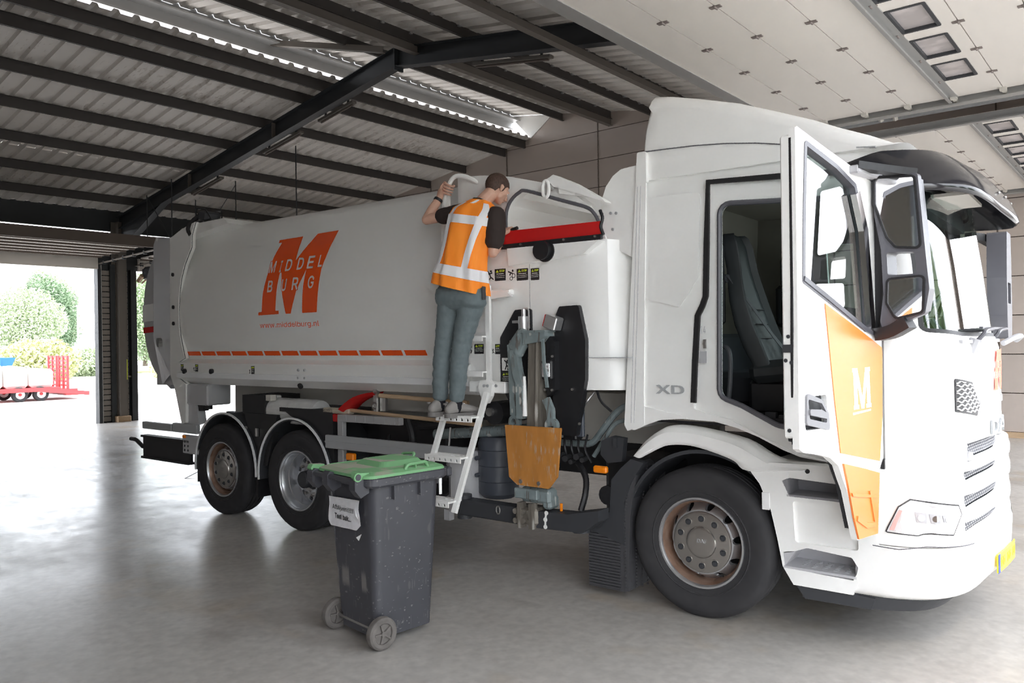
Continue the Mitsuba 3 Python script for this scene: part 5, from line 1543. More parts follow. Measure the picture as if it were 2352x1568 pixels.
dpart('hinge_post', cat(bx(-.02, .11, -.05, .06, 1.86, 2.80, .01)), 'm_black', smooth=False)
dpart('top_bracket', bx(.02, .42, -.02, .05, 2.755, 2.80, .008), 'm_mid_grey', smooth=False)
FR.pop()
# far-side mirror, folded forward on the left
mf = part('mirror', cat(sweep(bendpath([(1.2, 2.40, 2.66), (1.27, 2.55, 2.66), (1.33, 2.70, 2.62)], .05), [(-.03, -.03), (.03, -.03), (.03, .03), (-.03, .03)], up=(0, 0, 1)), sweep(bendpath([(1.2, 2.42, 1.98), (1.27, 2.55, 1.96), (1.33, 2.70, 1.98)], .05), [(-.03, -.03), (.03, -.03), (.03, .03), (-.03, .03)], up=(0, 0, 1))), 'm_black', smooth=False)
fm = np.eye(4)
fm[:3, 0], fm[:3, 1] = [-1, 0, 0], [0, 1, 0]
fm[:3, 3] = [1.43, 2.42, -.08]
hs = rpoly([(.13, 2.775), (.43, 2.775), (.47, 2.50), (.48, 2.33), (.49, 2.12), (.46, 1.935), (.15, 1.905), (.11, 2.10), (.10, 2.4)], .03)
hole = rpoly([(.17, 2.365), (.39, 2.365), (.395, 2.195), (.18, 2.195)], .02)
add('housing', man(prism(hs, 'x', -.02, .12)) - man(prism(hole, 'x', -1, 1)), 'm_mirror_shell', mf, smooth=False, frame=fm)



# ------------------------------------------------------------------ the man on the ladder
def skin(p, n, uv):
    return mix((0.52, 0.30, 0.22), (0.60, 0.37, 0.28), fbm(p.x * 30, p.y * 30, p.z * 30, 2))


pr('m_skin', skin, 0.5)
pr('m_hair', lambda p, n, uv: mix((0.035, 0.018, 0.013), (0.085, 0.048, 0.035), fbm(p.x * 160, p.y * 160, p.z * 60, 2)), 0.7)


def hivis(p, n, uv):
    return mix((0.93, 0.24, 0.015), (0.98, 0.30, 0.03), fbm(p.x * 18, p.y * 18, p.z * 6, 2))


pr('m_hivis', hivis, 0.7, sheen=0.5)
pr('m_reflective', [0.74, 0.73, 0.75], 0.45)
pr('m_tee', [0.028, 0.018, 0.016], 0.85)
pr('m_trouser', lambda p, n, uv: mix((0.105, 0.135, 0.145), (0.15, 0.18, 0.19), fbm(p.x * 40, p.y * 40, p.z * 25, 3)), 0.85)
pr('m_sock', [0.008, 0.008, 0.012], 0.9)
pr('m_shoe', [0.25, 0.235, 0.225], 0.75)
pr('m_sole', [0.16, 0.15, 0.145], 0.7)

PS = thing('person', 'man in orange safety vest and grey trousers on the ladder, looking into the truck', 'person')


def chain(pts, radii, n=7):
    """hull of neighbouring spheres, all bones united"""
    ms = []
    sp = [sph(p, r, n)[0] for p, r in zip(pts, radii)]
    if len(sp) == 1:
        return man(hull(sp[0]))
    for a, b in zip(sp, sp[1:]):
        ms.append(man(hull(np.vstack([a, b]))))
    out = ms[0]
    for m in ms[1:]:
        out = out + m
    return out


def smooth_m(m, edge=.02, it=10):
    v, f = arrs(m.refine_to_length(edge))
    t = trimesh.Trimesh(v, f, process=True)
    trimesh.smoothing.filter_taubin(t, lamb=.5, nu=.53, iterations=it)
    return np.array(t.vertices), np.array(t.faces)


V = lambda *a: np.array(a, float)
hipC = V(-1.90, -.29, 2.30)
hipL, hipR = V(-1.995, -.30, 2.20), V(-1.80, -.28, 2.18)
kneL, kneR = V(-2.055, -.335, 1.83), V(-1.885, -.315, 1.84)
ankL, ankR = V(-2.115, -.315, 1.425), V(-1.955, -.295, 1.42)
waist = V(-1.875, -.275, 2.52)
chest = V(-1.80, -.245, 2.80)
neckB = V(-1.755, -.205, 2.93)
shL, shR = V(-1.965, -.235, 2.885), V(-1.60, -.205, 2.815)
elL, wrL = V(-2.262, -.285, 2.855), V(-2.205, -.185, 3.045)
elR, wrR = V(-1.63, -.225, 2.545), V(-1.685, -.065, 2.655)
headC = V(-1.662, -.12, 3.045)

# head in its own frame: x right, y forward, z up
hf = V(.22, .86, -.46)
hf /= np.linalg.norm(hf)
hu = V(.16, .3, 1) - hf * (V(.16, .3, 1) @ hf)
hu /= np.linalg.norm(hu)
HM = np.eye(4)
HM[:3, 0], HM[:3, 1], HM[:3, 2], HM[:3, 3] = np.cross(hf, hu), hf, hu, headC


def hb(*balls):
    return man(hull(np.vstack([sph(c, r, 8)[0] for c, r in balls])))


cran = man(hull(sph((0, -.012, .025), (.077, .097, .090), 14)[0]))
face = hb(((0, .045, .01), .052), ((.036, .035, -.01), .036), ((-.036, .035, -.01), .036), ((0, .058, -.070), .026), ((.040, .015, -.055), .024), ((-.040, .015, -.055), .024))
nose = hb(((0, .095, .005), .008), ((0, .112, -.028), .010), ((.010, .098, -.032), .008), ((-.010, .098, -.032), .008))
lips = hb(((.016, .084, -.058), .006), ((-.016, .084, -.058), .006), ((0, .090, -.057), .007))
brow = hb(((.034, .082, .018), .010), ((-.034, .082, .018), .010), ((0, .09, .016), .009))
head = cran + face + nose + lips + brow
for s in (-1, 1):
    head = head + hb(((s * .079, -.008, .008), .012), ((s * .081, -.014, -.020), .010), ((s * .082, -.020, .012), .012))
hm_ = xf(head, HM)
neckT = headC + HM[:3, :3] @ V(0, -.035, -.055)


def hand(wr, palm, fingers, thumb):
    m = chain([wr, palm[0]], [.028, .026]) + man(hull(np.vstack([sph(p, .017, 6)[0] for p in palm])))
    for f_ in fingers + [thumb]:
        m = m + chain(smoothpath(f_, 2), np.linspace(.0105, .0082, 2 * (len(f_) - 1) + 1), 6)
    return m


# left hand closed round the sloping hand grip
tp0, tu = V(-2.195, -.09, 3.12), V(.10, 0, .215) / np.linalg.norm(V(.10, 0, .215))
tx = V(tu[2], 0, -tu[0])
ty = V(0, 1, 0)
loc = lambda a, b, c: tp0 + tx * a + ty * b + tu * c
fl = []
for k, (ln) in enumerate((.9, 1.0, .95, .8)):
    c = .036 - .0235 * k
    fl.append([loc(-.038, -.028, c), loc(-.012, -.042 * ln, c), loc(.022, -.034 * ln, c - .002), loc(.036 * ln, -.006, c - .003), loc(.026 * ln, .022, c - .004)])
handL = hand(wrL, [loc(-.045, -.035, -.04), loc(-.042, -.020, .034), loc(-.042, -.02, -.035), loc(-.052, -.03, .0)], fl, [loc(-.05, -.01, -.02), loc(-.036, .024, .015), loc(-.004, .036, .032), loc(.018, .032, .040)])
# right hand over the edge of the opening
ed = V(-1.65, .0, 2.728)
fr_ = []
for k in range(4):
    x = .034 - .0225 * k
    fr_.append([ed + V(x, -.035, .006), ed + V(x, -.012, .028), ed + V(x, .016, .022), ed + V(x, .026, -.006)])
handR = hand(wrR, [ed + V(-.02, -.07, -.03), ed + V(.03, -.045, -.002), ed + V(-.03, -.045, -.002), ed + V(0, -.065, -.015)], fr_, [ed + V(-.038, -.05, -.01), ed + V(-.052, -.028, .012), ed + V(-.054, -.006, .022)])

body = chain([hipC, waist, chest, neckB], [.12, .10, .092, .055]) + man(hull(np.vstack([sph(shL, .042, 7)[0], sph(shR, .042, 7)[0], sph(neckB, .045, 7)[0], sph(chest, .075, 7)[0]])))
body = body + chain([neckB, (neckB + neckT) / 2 + V(.0, -.005, .0), neckT], [.062, .057, .055])
for hp_, kn, an in ((hipL, kneL, ankL), (hipR, kneR, ankR)):
    body = body + chain([hipC, hp_, kn, an, an + V(0, .0, -.06)], [.11, .085, .05, .036, .036])
body = body + chain([shL, (shL + elL) / 2, elL, elL * .6 + wrL * .4, wrL], [.054, .047, .040, .042, .028])
body = body + chain([shR, (shR + elR) / 2, elR, elR * .6 + wrR * .4, wrR], [.052, .046, .039, .041, .027])
body = body + man(hm_)
bv, bf = smooth_m(body, .014, 8)
hv, hf_ = smooth_m(handL + chain([wrL, wrL * .8 + elL * .2], [.027, .03]), .004, 4)
rv, rf = smooth_m(handR + chain([wrR, wrR * .8 + elR * .2], [.026, .03]), .004, 4)
whole = man((bv, bf)) + man((hv, hf_)) + man((rv, rf))
add('body', whole, 'm_skin', PS, smooth=True)
# hair
hp_poly = Polygon([(.100, .075), (.078, .052), (.040, .040), (.020, .020), (.012, -.015), (-.006, -.02), (-.03, -.012), (-.045, -.050), (-.066, -.072), (-.14, -.075), (-.14, .15), (.1, .15)])
hair = man(hull(sph((0, -.014, .027), (.082, .102, .096), 18)[0])) ^ man(prism(hp_poly, 'x', -.2, .2))
add('hair', xf(smooth_m(hair, .012, 4), HM), 'm_hair', PS, smooth=True)
for s in (-1, 1):
    add('eye', xf(sph((s * .032, .076, .002), .0095, 8), HM), 'm_print_white', PS, smooth=True)


# --- clothes as surfaces round the trunk: t along the spine, angle round it
wv_ = V(.955, .235, -.175)
wv_ /= np.linalg.norm(wv_)
dv_ = np.cross(V(0, 0, 1), wv_)
dv_ /= np.linalg.norm(dv_)
TS = [(V(-1.905, -.288, 2.275), .232, .185), (V(-1.900, -.285, 2.36), .222, .172), (V(-1.885, -.278, 2.46), .196, .142), (V(-1.872, -.272, 2.55), .188, .134), (V(-1.845, -.262, 2.66), .190, .134), (V(-1.818, -.252, 2.75), .196, .136), (V(-1.797, -.240, 2.83), .200, .126), (V(-1.782, -.228, 2.885), .188, .104), (V(-1.768, -.218, 2.925), .135, .080), (V(-1.757, -.208, 2.955), .085, .066), (V(-1.750, -.203, 2.965), .068, .058)]
TT = np.linspace(0, 1, len(TS))
TC, TA, TB = np.array([s[0] for s in TS]), np.array([s[1] for s in TS]), np.array([s[2] for s in TS])


def trunk(t, ph, off=0.0, fold=1.0):
    c = np.array([np.interp(t, TT, TC[:, k]) for k in range(3)])
    a, b = np.interp(t, TT, TA), np.interp(t, TT, TB)
    tilt = 1.0 if t < .85 else max(0, 1 - (t - .85) * 3)
    w = wv_ if t > .3 else wv_ * (t / .3) + V(.94, .235, -.25) / np.linalg.norm(V(.94, .235, -.25)) * (1 - t / .3)
    e = .85
    cx_, sy_ = math.copysign(abs(math.cos(ph)) ** e, math.cos(ph)), math.copysign(abs(math.sin(ph)) ** e, math.sin(ph))
    p = c + w * (a + off) * cx_ + dv_ * (b + off) * sy_
    n = (w * math.cos(ph) + dv_ * math.sin(ph))
    f = fold * (.011 * math.sin(ph * 7 + 2.2 * math.sin(t * 3) + .6) * (1 - t) ** .6 + .006 * math.sin(ph * 13 + t * 9) * (1 - t) + .008 * float(meshkit.noise(V(ph * 2.2, t * 7, 1.3))) - .004)
    return p + n * f


NP = 84


def trunk_sheet(t0, t1, ph0, ph1, off, nt, nph):
    return np.array([[trunk(t, p, off) for p in np.linspace(ph0, ph1, nph)] for t in np.linspace(t0, t1, nt)])


add('vest', sheet(trunk_sheet(0, 1, 0, 2 * math.pi, 0, 44, NP + 1)), 'm_hivis', PS, smooth=True)
vk = PS + '__vest'
add('band', sheet(trunk_sheet(.105, .185, 0, 2 * math.pi, .0035, 6, NP + 1)), 'm_reflective', vk, smooth=True)
add('band', sheet(trunk_sheet(.52, .60, 0, 2 * math.pi, .0035, 6, NP + 1)), 'm_reflective', vk, smooth=True)
B0 = 1.5 * math.pi


def tape(u0, u1, t0, t1):
    """vertical tape on the back: u is sideways, in parts of the half width"""
    rows = []
    for t in np.linspace(t0, t1, 34):
        ua, ub = np.interp(t, (t0, t1), (u0[0], u1[0])), np.interp(t, (t0, t1), (u0[1], u1[1]))
        rows.append([trunk(t, B0 + math.asin(max(-.999, min(.999, u))), .0045) for u in np.linspace(ua, ub, 6)])
    return sheet(np.array(rows))


add('tape', tape((-.93, -.72), (-.82, -.56), .15, .83), 'm_reflective', vk, smooth=True)
add('tape', tape((.20, .45), (.50, .82), .15, .83), 'm_reflective', vk, smooth=True)
add('tag', tape((-.20, -.02), (.02, .22), .80, .92), 'm_reflective', vk, smooth=True)
add('tee_collar', tube([trunk(1.0, a, -.004, 0) for a in np.linspace(0, 2 * math.pi, 25)[:-1]], .008, 6, closed=True), 'm_tee', PS)


def cloth(m, edge, it, amp, fr, seed=0):
    v, f = smooth_m(m, edge, it)
    t = trimesh.Trimesh(v, f, process=False)
    d = meshkit.fbm(v * np.array(fr), 3, seed=seed) - .5
    return v + t.vertex_normals * (amp * d)[:, None], f


sl = chain([shL + V(.03, 0, .0), (shL + elL) / 2 * 1.0 + V(.03, .0, 0), shL * .52 + elL * .48], [.068, .066, .064])
add('sleeve', cloth(sl, .014, 6, .012, (20, 20, 8)), 'm_tee', PS, smooth=True)
sr = chain([shR + V(-.015, .0, .005), shR * .55 + elR * .45, shR * .33 + elR * .67], [.080, .080, .073])
add('sleeve', cloth(sr, .014, 6, .014, (12, 12, 24)), 'm_tee', PS, smooth=True)
tr_m = man(hull(np.vstack([sph(hipC + V(-.06, 0, .0), .115, 9)[0], sph(hipC + V(.075, .02, -.015), .115, 9)[0], sph(hipL + V(-.005, -.02, .02), .112, 9)[0], sph(hipR + V(.015, -.02, .02), .112, 9)[0], sph(hipC + V(0, -.035, -.08), .10, 9)[0]])))
tr_m = tr_m + chain([hipL, hipL * .5 + kneL * .5 + V(-.002, 0, 0), kneL, kneL * .5 + ankL * .5 + V(0, -.012, 0), ankL + V(0, 0, .02)], [.108, .086, .071, .067, .060], 9)
tr_m = tr_m + chain([hipR, hipR * .5 + kneR * .5, kneR, kneR * .5 + ankR * .5 + V(0, -.012, 0), ankR + V(0, 0, .02)], [.108, .090, .073, .068, .061], 9)
add('trousers', cloth(tr_m, .014, 4, .026, (7, 7, 26), 4), 'm_trouser', PS, smooth=True)
tk = PS + '__trousers'
add('pocket_seam', tube([hipC + V(.05, -.155, .0), hipC + V(.12, -.12, -.045), hipC + V(.155, -.06, -.05)], .004, 5), 'm_tank_blue', tk)
add('watch', cat(xf(lathe([(.034, -.012), (.037, -.011), (.037, .011), (.034, .012), (.034, -.012)], 24, 'z'), trimesh.geometry.align_vectors([0, 0, 1], wrL - elL))), 'm_black', PS, frame=tr(*(wrL * .86 + elL * .14)))
add('phone', xf(bx(-.004, .004, -.035, .035, -.06, .04, .003), rot('z', 20)), 'm_dark', PS, frame=tr(-1.672, -.29, 2.245), smooth=False)


def shoe(an, deg):
    s = numbered(PS + '__shoe')
    M = tr(an[0], an[1], an[2] - .125) @ rot('z', deg)
    def ell(x, y, z, rx, ry, rz):
        return sph((x, y, z), (rx, ry, rz), 8)[0]
    up = man(hull(np.vstack([ell(0, -.075, .045, .036, .035, .04), ell(0, -.03, .085, .036, .04, .03), ell(0, .04, .06, .042, .05, .035)]))) + man(hull(np.vstack([ell(0, .04, .055, .042, .05, .035), ell(.005, .12, .04, .045, .05, .030), ell(.008, .165, .032, .036, .035, .022)])))
    up = up - man(bx(-.1, .1, -.2, .3, -.1, .012))
    add('upper', xf(smooth_m(up, .012, 3), M), 'm_shoe', s, smooth=True)
    out = unary_union([Point(0, -.07).buffer(.042), Point(.0, .02).buffer(.040), Point(.006, .11).buffer(.050), Point(.008, .165).buffer(.040)]).convex_hull
    add('sole', xf(man(prism(out, 'z', -.016, .018)), M), 'm_sole', s, smooth=30)
    add('lace', xf(cat(*[cyl((-.022, .03 + .022 * k, .100 - .012 * k), (.024, .03 + .022 * k, .100 - .012 * k), .004, 6) for k in range(4)]), M), 'm_print_white', s)
    add('sock', chain([an + V(0, .0, -.065), an + V(0, 0, .04)], [.043, .041], 10), 'm_sock', s, smooth=True)
    add('pull_tab', xf(bx(-.012, .012, -.125, -.10, .085, .10, .004), M), 'm_sole', s, smooth=False)


shoe(ankL, -12)
shoe(ankR, -16)



# ------------------------------------------------------------------ the wheelie bin
def bin_col(p, n, uv):
    q = p - mi.Point3f(-1.69, -1.56, 0)
    u = q.x * .9877 - q.y * .1564
    v = q.x * .1564 + q.y * .9877
    z = p.z
    c = mix((0.040, 0.041, 0.049), (0.062, 0.063, 0.074), fbm(p.x * 5, p.y * 5, p.z * 3, 3))
    streak = smoothstep(0.35, 0.62, noise(u * 22, z * 3, 1.0)) * smoothstep(0.30, 0.35, z) * (1 - smoothstep(0.40, 0.46, z)) * smoothstep(0.03, 0.0, v + .0)
    c = mix(c, (0.19, 0.18, 0.175), streak * .75)
    sp = smoothstep(0.68, 0.78, fbm(p.x * 55, p.y * 55, p.z * 55, 3)) * smoothstep(.40, .60, fbm(p.x * 6, p.y * 6, p.z * 6 + 3, 2))
    c = mix(c, (0.20, 0.195, 0.19), sp * .55)
    return mix(c, (0.16, 0.155, 0.15), smoothstep(0.70, 0.8, fbm(p.x * 60, p.y * 60, p.z * 9, 2)) * .2)


pr('m_bin', bin_col, 0.42)
pr('m_bin_lid', lambda p, n, uv: mix(mi.Color3f(0.16, 0.35, 0.17), (0.34, 0.32, 0.27), smoothstep(0.42, 0.62, fbm(p.x * 7, p.y * 7, 2.0, 4)) * smoothstep(0.82, .97, n.z) * .85), 0.5)
pr('m_bin_wheel', lambda p, n, uv: mix((0.085, 0.078, 0.074), (0.17, 0.155, 0.145), fbm(p.x * 22, p.y * 22, p.z * 22, 3)), 0.8)
pr('m_paper', lambda p, n, uv: mix((0.60, 0.60, 0.63), (0.76, 0.76, 0.79), fbm(p.x * 35, p.y * 35, p.z * 28, 3)), 0.6)
BM = tr(-1.69, -1.56, 0) @ rot('z', -9)
FR.append(BM)
bn = thing('wheelie_bin', 'dark grey two-wheeled rubbish bin with a green lid and a paper note', 'wheelie bin')


def rr(u0, u1, v0, v1, z, r, n=5):
    pts = []
    for (cx_, cy_, a0) in ((u1 - r, v1 - r, 0), (u0 + r, v1 - r, 90), (u0 + r, v0 + r, 180), (u1 - r, v0 + r, 270)):
        for k in range(n + 1):
            a = math.radians(a0 + 90 * k / n)
            pts.append((cx_ + r * math.cos(a), cy_ + r * math.sin(a), z))
    return pts


bs = []
for z, k in ((.05, 0), (.09, .03), (.35, .32), (.62, .6), (.90, .9), (1.02, 1.0)):
    bs.append(rr(-.215 - .105 * k, .215 + .025 * k, -.01 - .03 * k, .42 + .07 * k, z, .05 + .02 * k))
bod = man(loft(bs)) - man(loft([[(a, b, c) for a, b, c in rr(-.16, .14, -.10, -.005, .30, .01)], [(a, b, c) for a, b, c in rr(-.26, .135, -.14, -.012, .98, .01)]])) \
    - man(prism([(-.07, .0), (.07, .0), (.07, .11), (-.07, .16)], 'x', -.9, .9))
bod = man(loft(bs)) - man(bx(-.23, .135, -.2, -.022, .33, .99)) - man(prism([(-.10, .0), (.075, .0), (.075, .10), (-.10, .16)], 'x', -.9, -.17)) - man(prism([(-.10, .0), (.075, .0), (.075, .10), (-.10, .16)], 'x', .17, .9))
add('body', bod, 'm_bin', bn, smooth=35)
rim = man(loft([rr(-.345, .268, -.075, .525, .985, .075), rr(-.36, .283, -.09, .545, 1.0, .085), rr(-.36, .283, -.09, .545, 1.04, .085), rr(-.352, .275, -.082, .537, 1.046, .08)])) - man(loft([rr(-.31, .23, -.03, .48, .9, .06), rr(-.31, .23, -.03, .48, 1.1, .06)]))
add('rim', rim, 'm_bin', bn, smooth=35)
add('comb', cat(bx(-.33, .26, .53, .57, .985, 1.045, .01), *[bx(u - .008, u + .008, .49, .56, .93, 1.0) for u in (-.25, -.05, .15)]), 'm_bin', bn, smooth=False)
for u in (.262, ):
    for v in (.10, .30):
        add('web', bx(u - .025, u + .008, v - .004, v + .004, .90, .99), 'm_bin', bn, smooth=False)
for u in (-.34, -.15, .17):
    add('lug', prism([(-.05, 1.04), (-.05, .955), (-.11, .93), (-.150, .98), (-.150, 1.04), (-.13, 1.062)], 'x', u - .02, u + .045), 'm_bin', bn, smooth=False)
add('handle_bar', cyl((-.35, -.13, 1.03), (.2, -.13, 1.03), .016, 12), 'm_bin', bn)
ls = [rr(-.352, .272, -.105, .532, 1.045, .08), rr(-.345, .266, -.100, .525, 1.062, .08), rr(-.30, .225, -.06, .485, 1.078, .07), rr(-.295, .22, -.055, .48, 1.074, .07), rr(-.20, .13, .10, .45, 1.079, .05), rr(-.165, .095, .135, .425, 1.108, .04), rr(-.10, .03, .2, .36, 1.113, .03)]
add('lid', loft(ls), 'm_bin_lid', bn, smooth=25)
lk = bn + '__lid'
add('hinge_tab', cat(prism([(-.13, 1.035), (-.15, 1.06), (-.135, 1.085), (-.05, 1.078), (-.05, 1.045)], 'x', .165, .215), prism([(-.13, 1.035), (-.15, 1.06), (-.135, 1.085), (-.05, 1.078), (-.05, 1.045)], 'x', -.36, -.31)), 'm_bin_lid', lk, smooth=False)
add('hinge_pin', cat(cyl((.205, -.13, 1.06), (.224, -.13, 1.06), .019, 14)), 'm_bin', lk)
add('hinge_ring', lathe([(.019, .205), (.028, .205), (.028, .221), (.019, .221), (.019, .205)], 18, 'x'), 'm_bin_lid', lk, frame=BM @ tr(0, -.13, 1.06))
add('lid_handle', cat(tube(bendpath([(-.20, .47, 1.06), (-.20, .50, 1.10), (-.06, .50, 1.115), (-.06, .47, 1.07)], .02), .010, 8), tube(bendpath([(.24, .20, 1.07), (.245, .22, 1.10), (.245, .36, 1.105), (.24, .38, 1.065)], .015), .010, 8)), 'm_bin_lid', lk)
for v in (.21, .28, .37):
    add('lid_web', bx(.215, .245, v, v + .006, 1.065, 1.10), 'm_bin_lid', lk, smooth=False)
for s, u0 in ((1, .235), (-1, -.285)):
    wk = numbered(bn + '__wheel')
    fr = BM @ tr(0, -.005, .10)
    add('tyre', lathe([(.062, u0), (.066, u0 - .003), (.085, u0 - .005), (.097, u0 + .004), (.100, u0 + .012), (.100, u0 + .038), (.097, u0 + .046), (.085, u0 + .055), (.066, u0 + .053), (.062, u0 + .048), (.062, u0)], 40, 'x'), 'm_bin_wheel', wk, frame=fr)
    add('disc', lathe([(0, u0 + .015), (.062, u0 + .012), (.062, u0 + .038), (0, u0 + .035), (0, u0 + .015)], 32, 'x'), 'm_bin_wheel', wk, frame=fr)
    for k in range(5):
        a = 2 * math.pi * k / 5 + .3
        add('spoke', cat(xf(bx(u0 + .034, u0 + .050, -.005, .005, .012, .060), rot('x', math.degrees(a))), xf(bx(u0 + .0, u0 + .014, -.005, .005, .012, .060), rot('x', math.degrees(a)))), 'm_bin_wheel', wk, frame=fr, smooth=False)
    add('hub', cyl((u0 - .002, 0, 0), (u0 + .052, 0, 0), .016, 14), 'm_bin_wheel', wk, frame=fr)
add('axle', cyl((-.24, -.005, .10), (.24, -.005, .10), .011, 10), 'm_steel', bn)
# paper note with its corner peeled away
note = Polygon([(-.268, .875), (.098, .892), (.090, .835), (.100, .80), (.104, .735), (.062, .700), (-.245, .687), (-.268, .72)])
gx_ = np.linspace(-.27, .106, 16)
np_ = []
for q_ in ([note] if True else []):
    v, t = trimesh.creation.triangulate_polygon(note.segmentize(.02), engine='earcut')
    v = np.asarray(v)
    np_ = (np.stack([v[:, 0], -.047 + .004 * np.sin(v[:, 0] * 40) * np.cos(v[:, 1] * 30), v[:, 1]], 1), np.asarray(t)[:, ::-1])
nt = add('note', np_, 'm_paper', bn, smooth=False, label='white paper note reading Afblijven!!!!!! Test bak...')
add('print', cat(plate(fit(textpoly('Afblijven!!!!!!', .03), -.212, .035, .795, .832), 'y', -.0535, .001), plate(fit(textpoly('Test bak...', .03, True), -.185, .01, .745, .778), 'y', -.0535, .001)), 'm_print_black', nt, smooth=False)
add('peeled_corner', (np.array([[.05, -.052, .845], [.10, -.075, .80], [.095, -.055, .775]]), np.array([[0, 1, 2]])), 'm_print_white', nt, smooth=False)
add('torn_scrap', (np.array([[.05, -.045, .655], [.13, -.075, .652], [.125, -.05, .69], [.09, -.045, .675]]), np.array([[0, 1, 2], [0, 2, 3]])), 'm_print_white', nt, smooth=False)
add('side_label', bx(.255, .262, .455, .475, .88, .985), 'm_print_white', bn, smooth=False)
FR.pop()

# ------------------------------------------------------------------ tools and loose things on the truck
sv = thing('shovel', 'shovel with a red blade and wooden handle held under the truck body', 'shovel')
g = []
for s in np.linspace(0, 1, 9):
    x, z = -3.27 - .42 * s, 1.395 - .03 * s - .14 * s * s
    w = .07 + .06 * min(1, s * 2)
    g.append([(x, .10 + w * k, z + .035 * (k * k) * 1.2 - .02) for k in np.linspace(-1, 1, 7)])
add('blade', sheet(np.array(g)), 'm_red', sv, smooth=True)
add('handle', cyl((-3.32, .10, 1.385), (-2.25, .18, 1.345), .020, 12), 'm_wood', sv)
br = thing('broom', 'broom with red bristles and a wooden handle held under the truck body', 'broom')
add('head', bx(-4.0, -3.62, .04, .12, 1.195, 1.245, .01), 'm_broom_wood', br, smooth=False)
add('bristle_block', xf(bx(-.17, .17, -.035, .035, -.075, .0, .01), np.eye(4)), 'm_red', br, frame=tr(-3.92, .08, 1.19), smooth=False)
add('handle', cyl((-3.72, .08, 1.235), (-1.98, .02, 1.185), .017, 12), 'm_wood', br)
pr('m_broom_wood', [0.46, 0.40, 0.32], 0.7)
part('tool_clip', cat(bx(-3.30, -3.255, .06, .10, 1.13, 1.45), tube([(-3.28 + .03 * math.cos(a), .06, 1.29 + .03 * math.sin(a)) for a in np.linspace(0, 5.5, 12)], .008, 6), bx(-3.24, -3.17, .09, .12, 1.24, 1.36)), 'm_steel', smooth=False)
cn = thing('canister', 'white plastic canister lying between the rear mudguards and the truck body', 'canister')
pr('m_white_plastic', lambda p, n, uv: mix((0.50, 0.50, 0.49), (0.66, 0.66, 0.65), fbm(p.x * 16, p.y * 16, p.z * 16, 2)), 0.45)
CF = tr(0, .20, 1.17)
add('shell', lathe([(0, -5.0), (.10, -5.0), (.105, -5.045), (.125, -5.05), (.137, -5.03), (.137, -4.9), (.133, -4.88), (.133, -4.60), (.137, -4.58), (.133, -4.56), (.133, -4.28), (.125, -4.22), (0, -4.21)], 30, 'x'), 'm_white_plastic', cn, frame=CF)
add('rim', cat(lathe([(.10, -5.055), (.142, -5.055), (.142, -5.02), (.10, -5.02), (.10, -5.055)], 8, 'x')), 'm_white_plastic', cn, frame=CF)
add('cap', bx(-5.0, -4.9, -.03, .03, .13, .16, .01), 'm_white_plastic', cn, frame=CF, smooth=False)



# ------------------------------------------------------------------ out in the yard: trailer, container, trees
FR.append(BLD)
pr('m_trailer_red', [0.50, 0.05, 0.055], 0.5)
pr('m_container', [0.02, 0.13, 0.42], 0.5)
pr('m_bag', [0.72, 0.71, 0.68], 0.8)
pr('m_bark', [0.16, 0.13, 0.10], 0.9)
pr('m_pole', [0.72, 0.72, 0.70], 0.6)
G0 = -.30
tl = thing('trailer', 'red low-loader trailer with a raised ramp, out in the yard', 'trailer')
X0 = -35.0
add('bed', cat(bx(X0, X0 + 2.2, -1.5, 8.1, .10, .24), bx(X0 + .02, X0 + 2.2, 8.1, 8.75, .02, .14)), 'm_trailer_red', tl, smooth=False)
add('side_beam', sweep([(X0 + 2.2, -1.5, .17), (X0 + 2.2, 7.2, .17), (X0 + 2.2, 8.6, .0), (X0 + 2.2, 9.2, -.08)], [(-.03, -.08), (.03, -.08), (.03, .08), (-.03, .08)], up=(0, 0, 1)), 'm_trailer_red', tl, smooth=False)
for x in (X0 + .05, X0 + 1.2):
    rp = numbered(tl + '__ramp')
    for k in range(3):
        add('stile', bx(x + .44 * k, x + .44 * k + .07, 8.36, 8.44, .0, 1.52), 'm_trailer_red', rp, smooth=False)
    for k in range(9):
        add('rung', bx(x + .05, x + .9, 8.38, 8.43, .08 + .17 * k, .15 + .17 * k), 'm_trailer_red', rp, smooth=False)
add('tail', bx(X0, X0 + 2.2, 8.3, 9.0, -.12, .02), 'm_trailer_red', tl, smooth=False)
for y in (6.65, 7.42):
    for x in (X0 + 1.95, X0 + .1):
        wk = numbered(tl + '__wheel')
        fr = BLD @ tr(x, y, G0 + .29) @ rot('z', 90)
        add('tyre', lathe([(.17, -.11), (.27, -.11), (.29, -.08), (.29, .08), (.27, .11), (.17, .11), (.17, -.11)], 24), 'm_rubber', wk, frame=fr)
        add('rim', lathe([(0, -.06), (.06, -.07), (.17, -.105), (.175, -.09), (.10, .1), (0, .1), (0, -.06)], 20), 'm_print_white', wk, frame=fr)
        add('hub', cyl((0, -.10, 0), (0, -.05, 0), .06, 12), 'm_trailer_red', wk, frame=fr)
for k, (y0, y1, h) in enumerate(((5.1, 6.1, .98), (6.15, 7.0, .86), (7.05, 7.95, .74))):
    b = hull(np.vstack([bx(X0 + .3, X0 + 1.9, y0, y1, .245, .245 + h, .1)[0], [[X0 + 1.1, (y0 + y1) / 2, .30 + h]]]))
    add('bulk_bag', b, 'm_bag', label=('white bulk bag at the left edge of the doorway view, on the red trailer', 'white bulk bag in the middle of the load on the red trailer', 'lowest white bulk bag on the red trailer, next to its ramp')[k], cat_='bag', group='bulk bags on the trailer', smooth=False)
c = thing('container', 'blue skip container in the yard beyond the trailer', 'container')
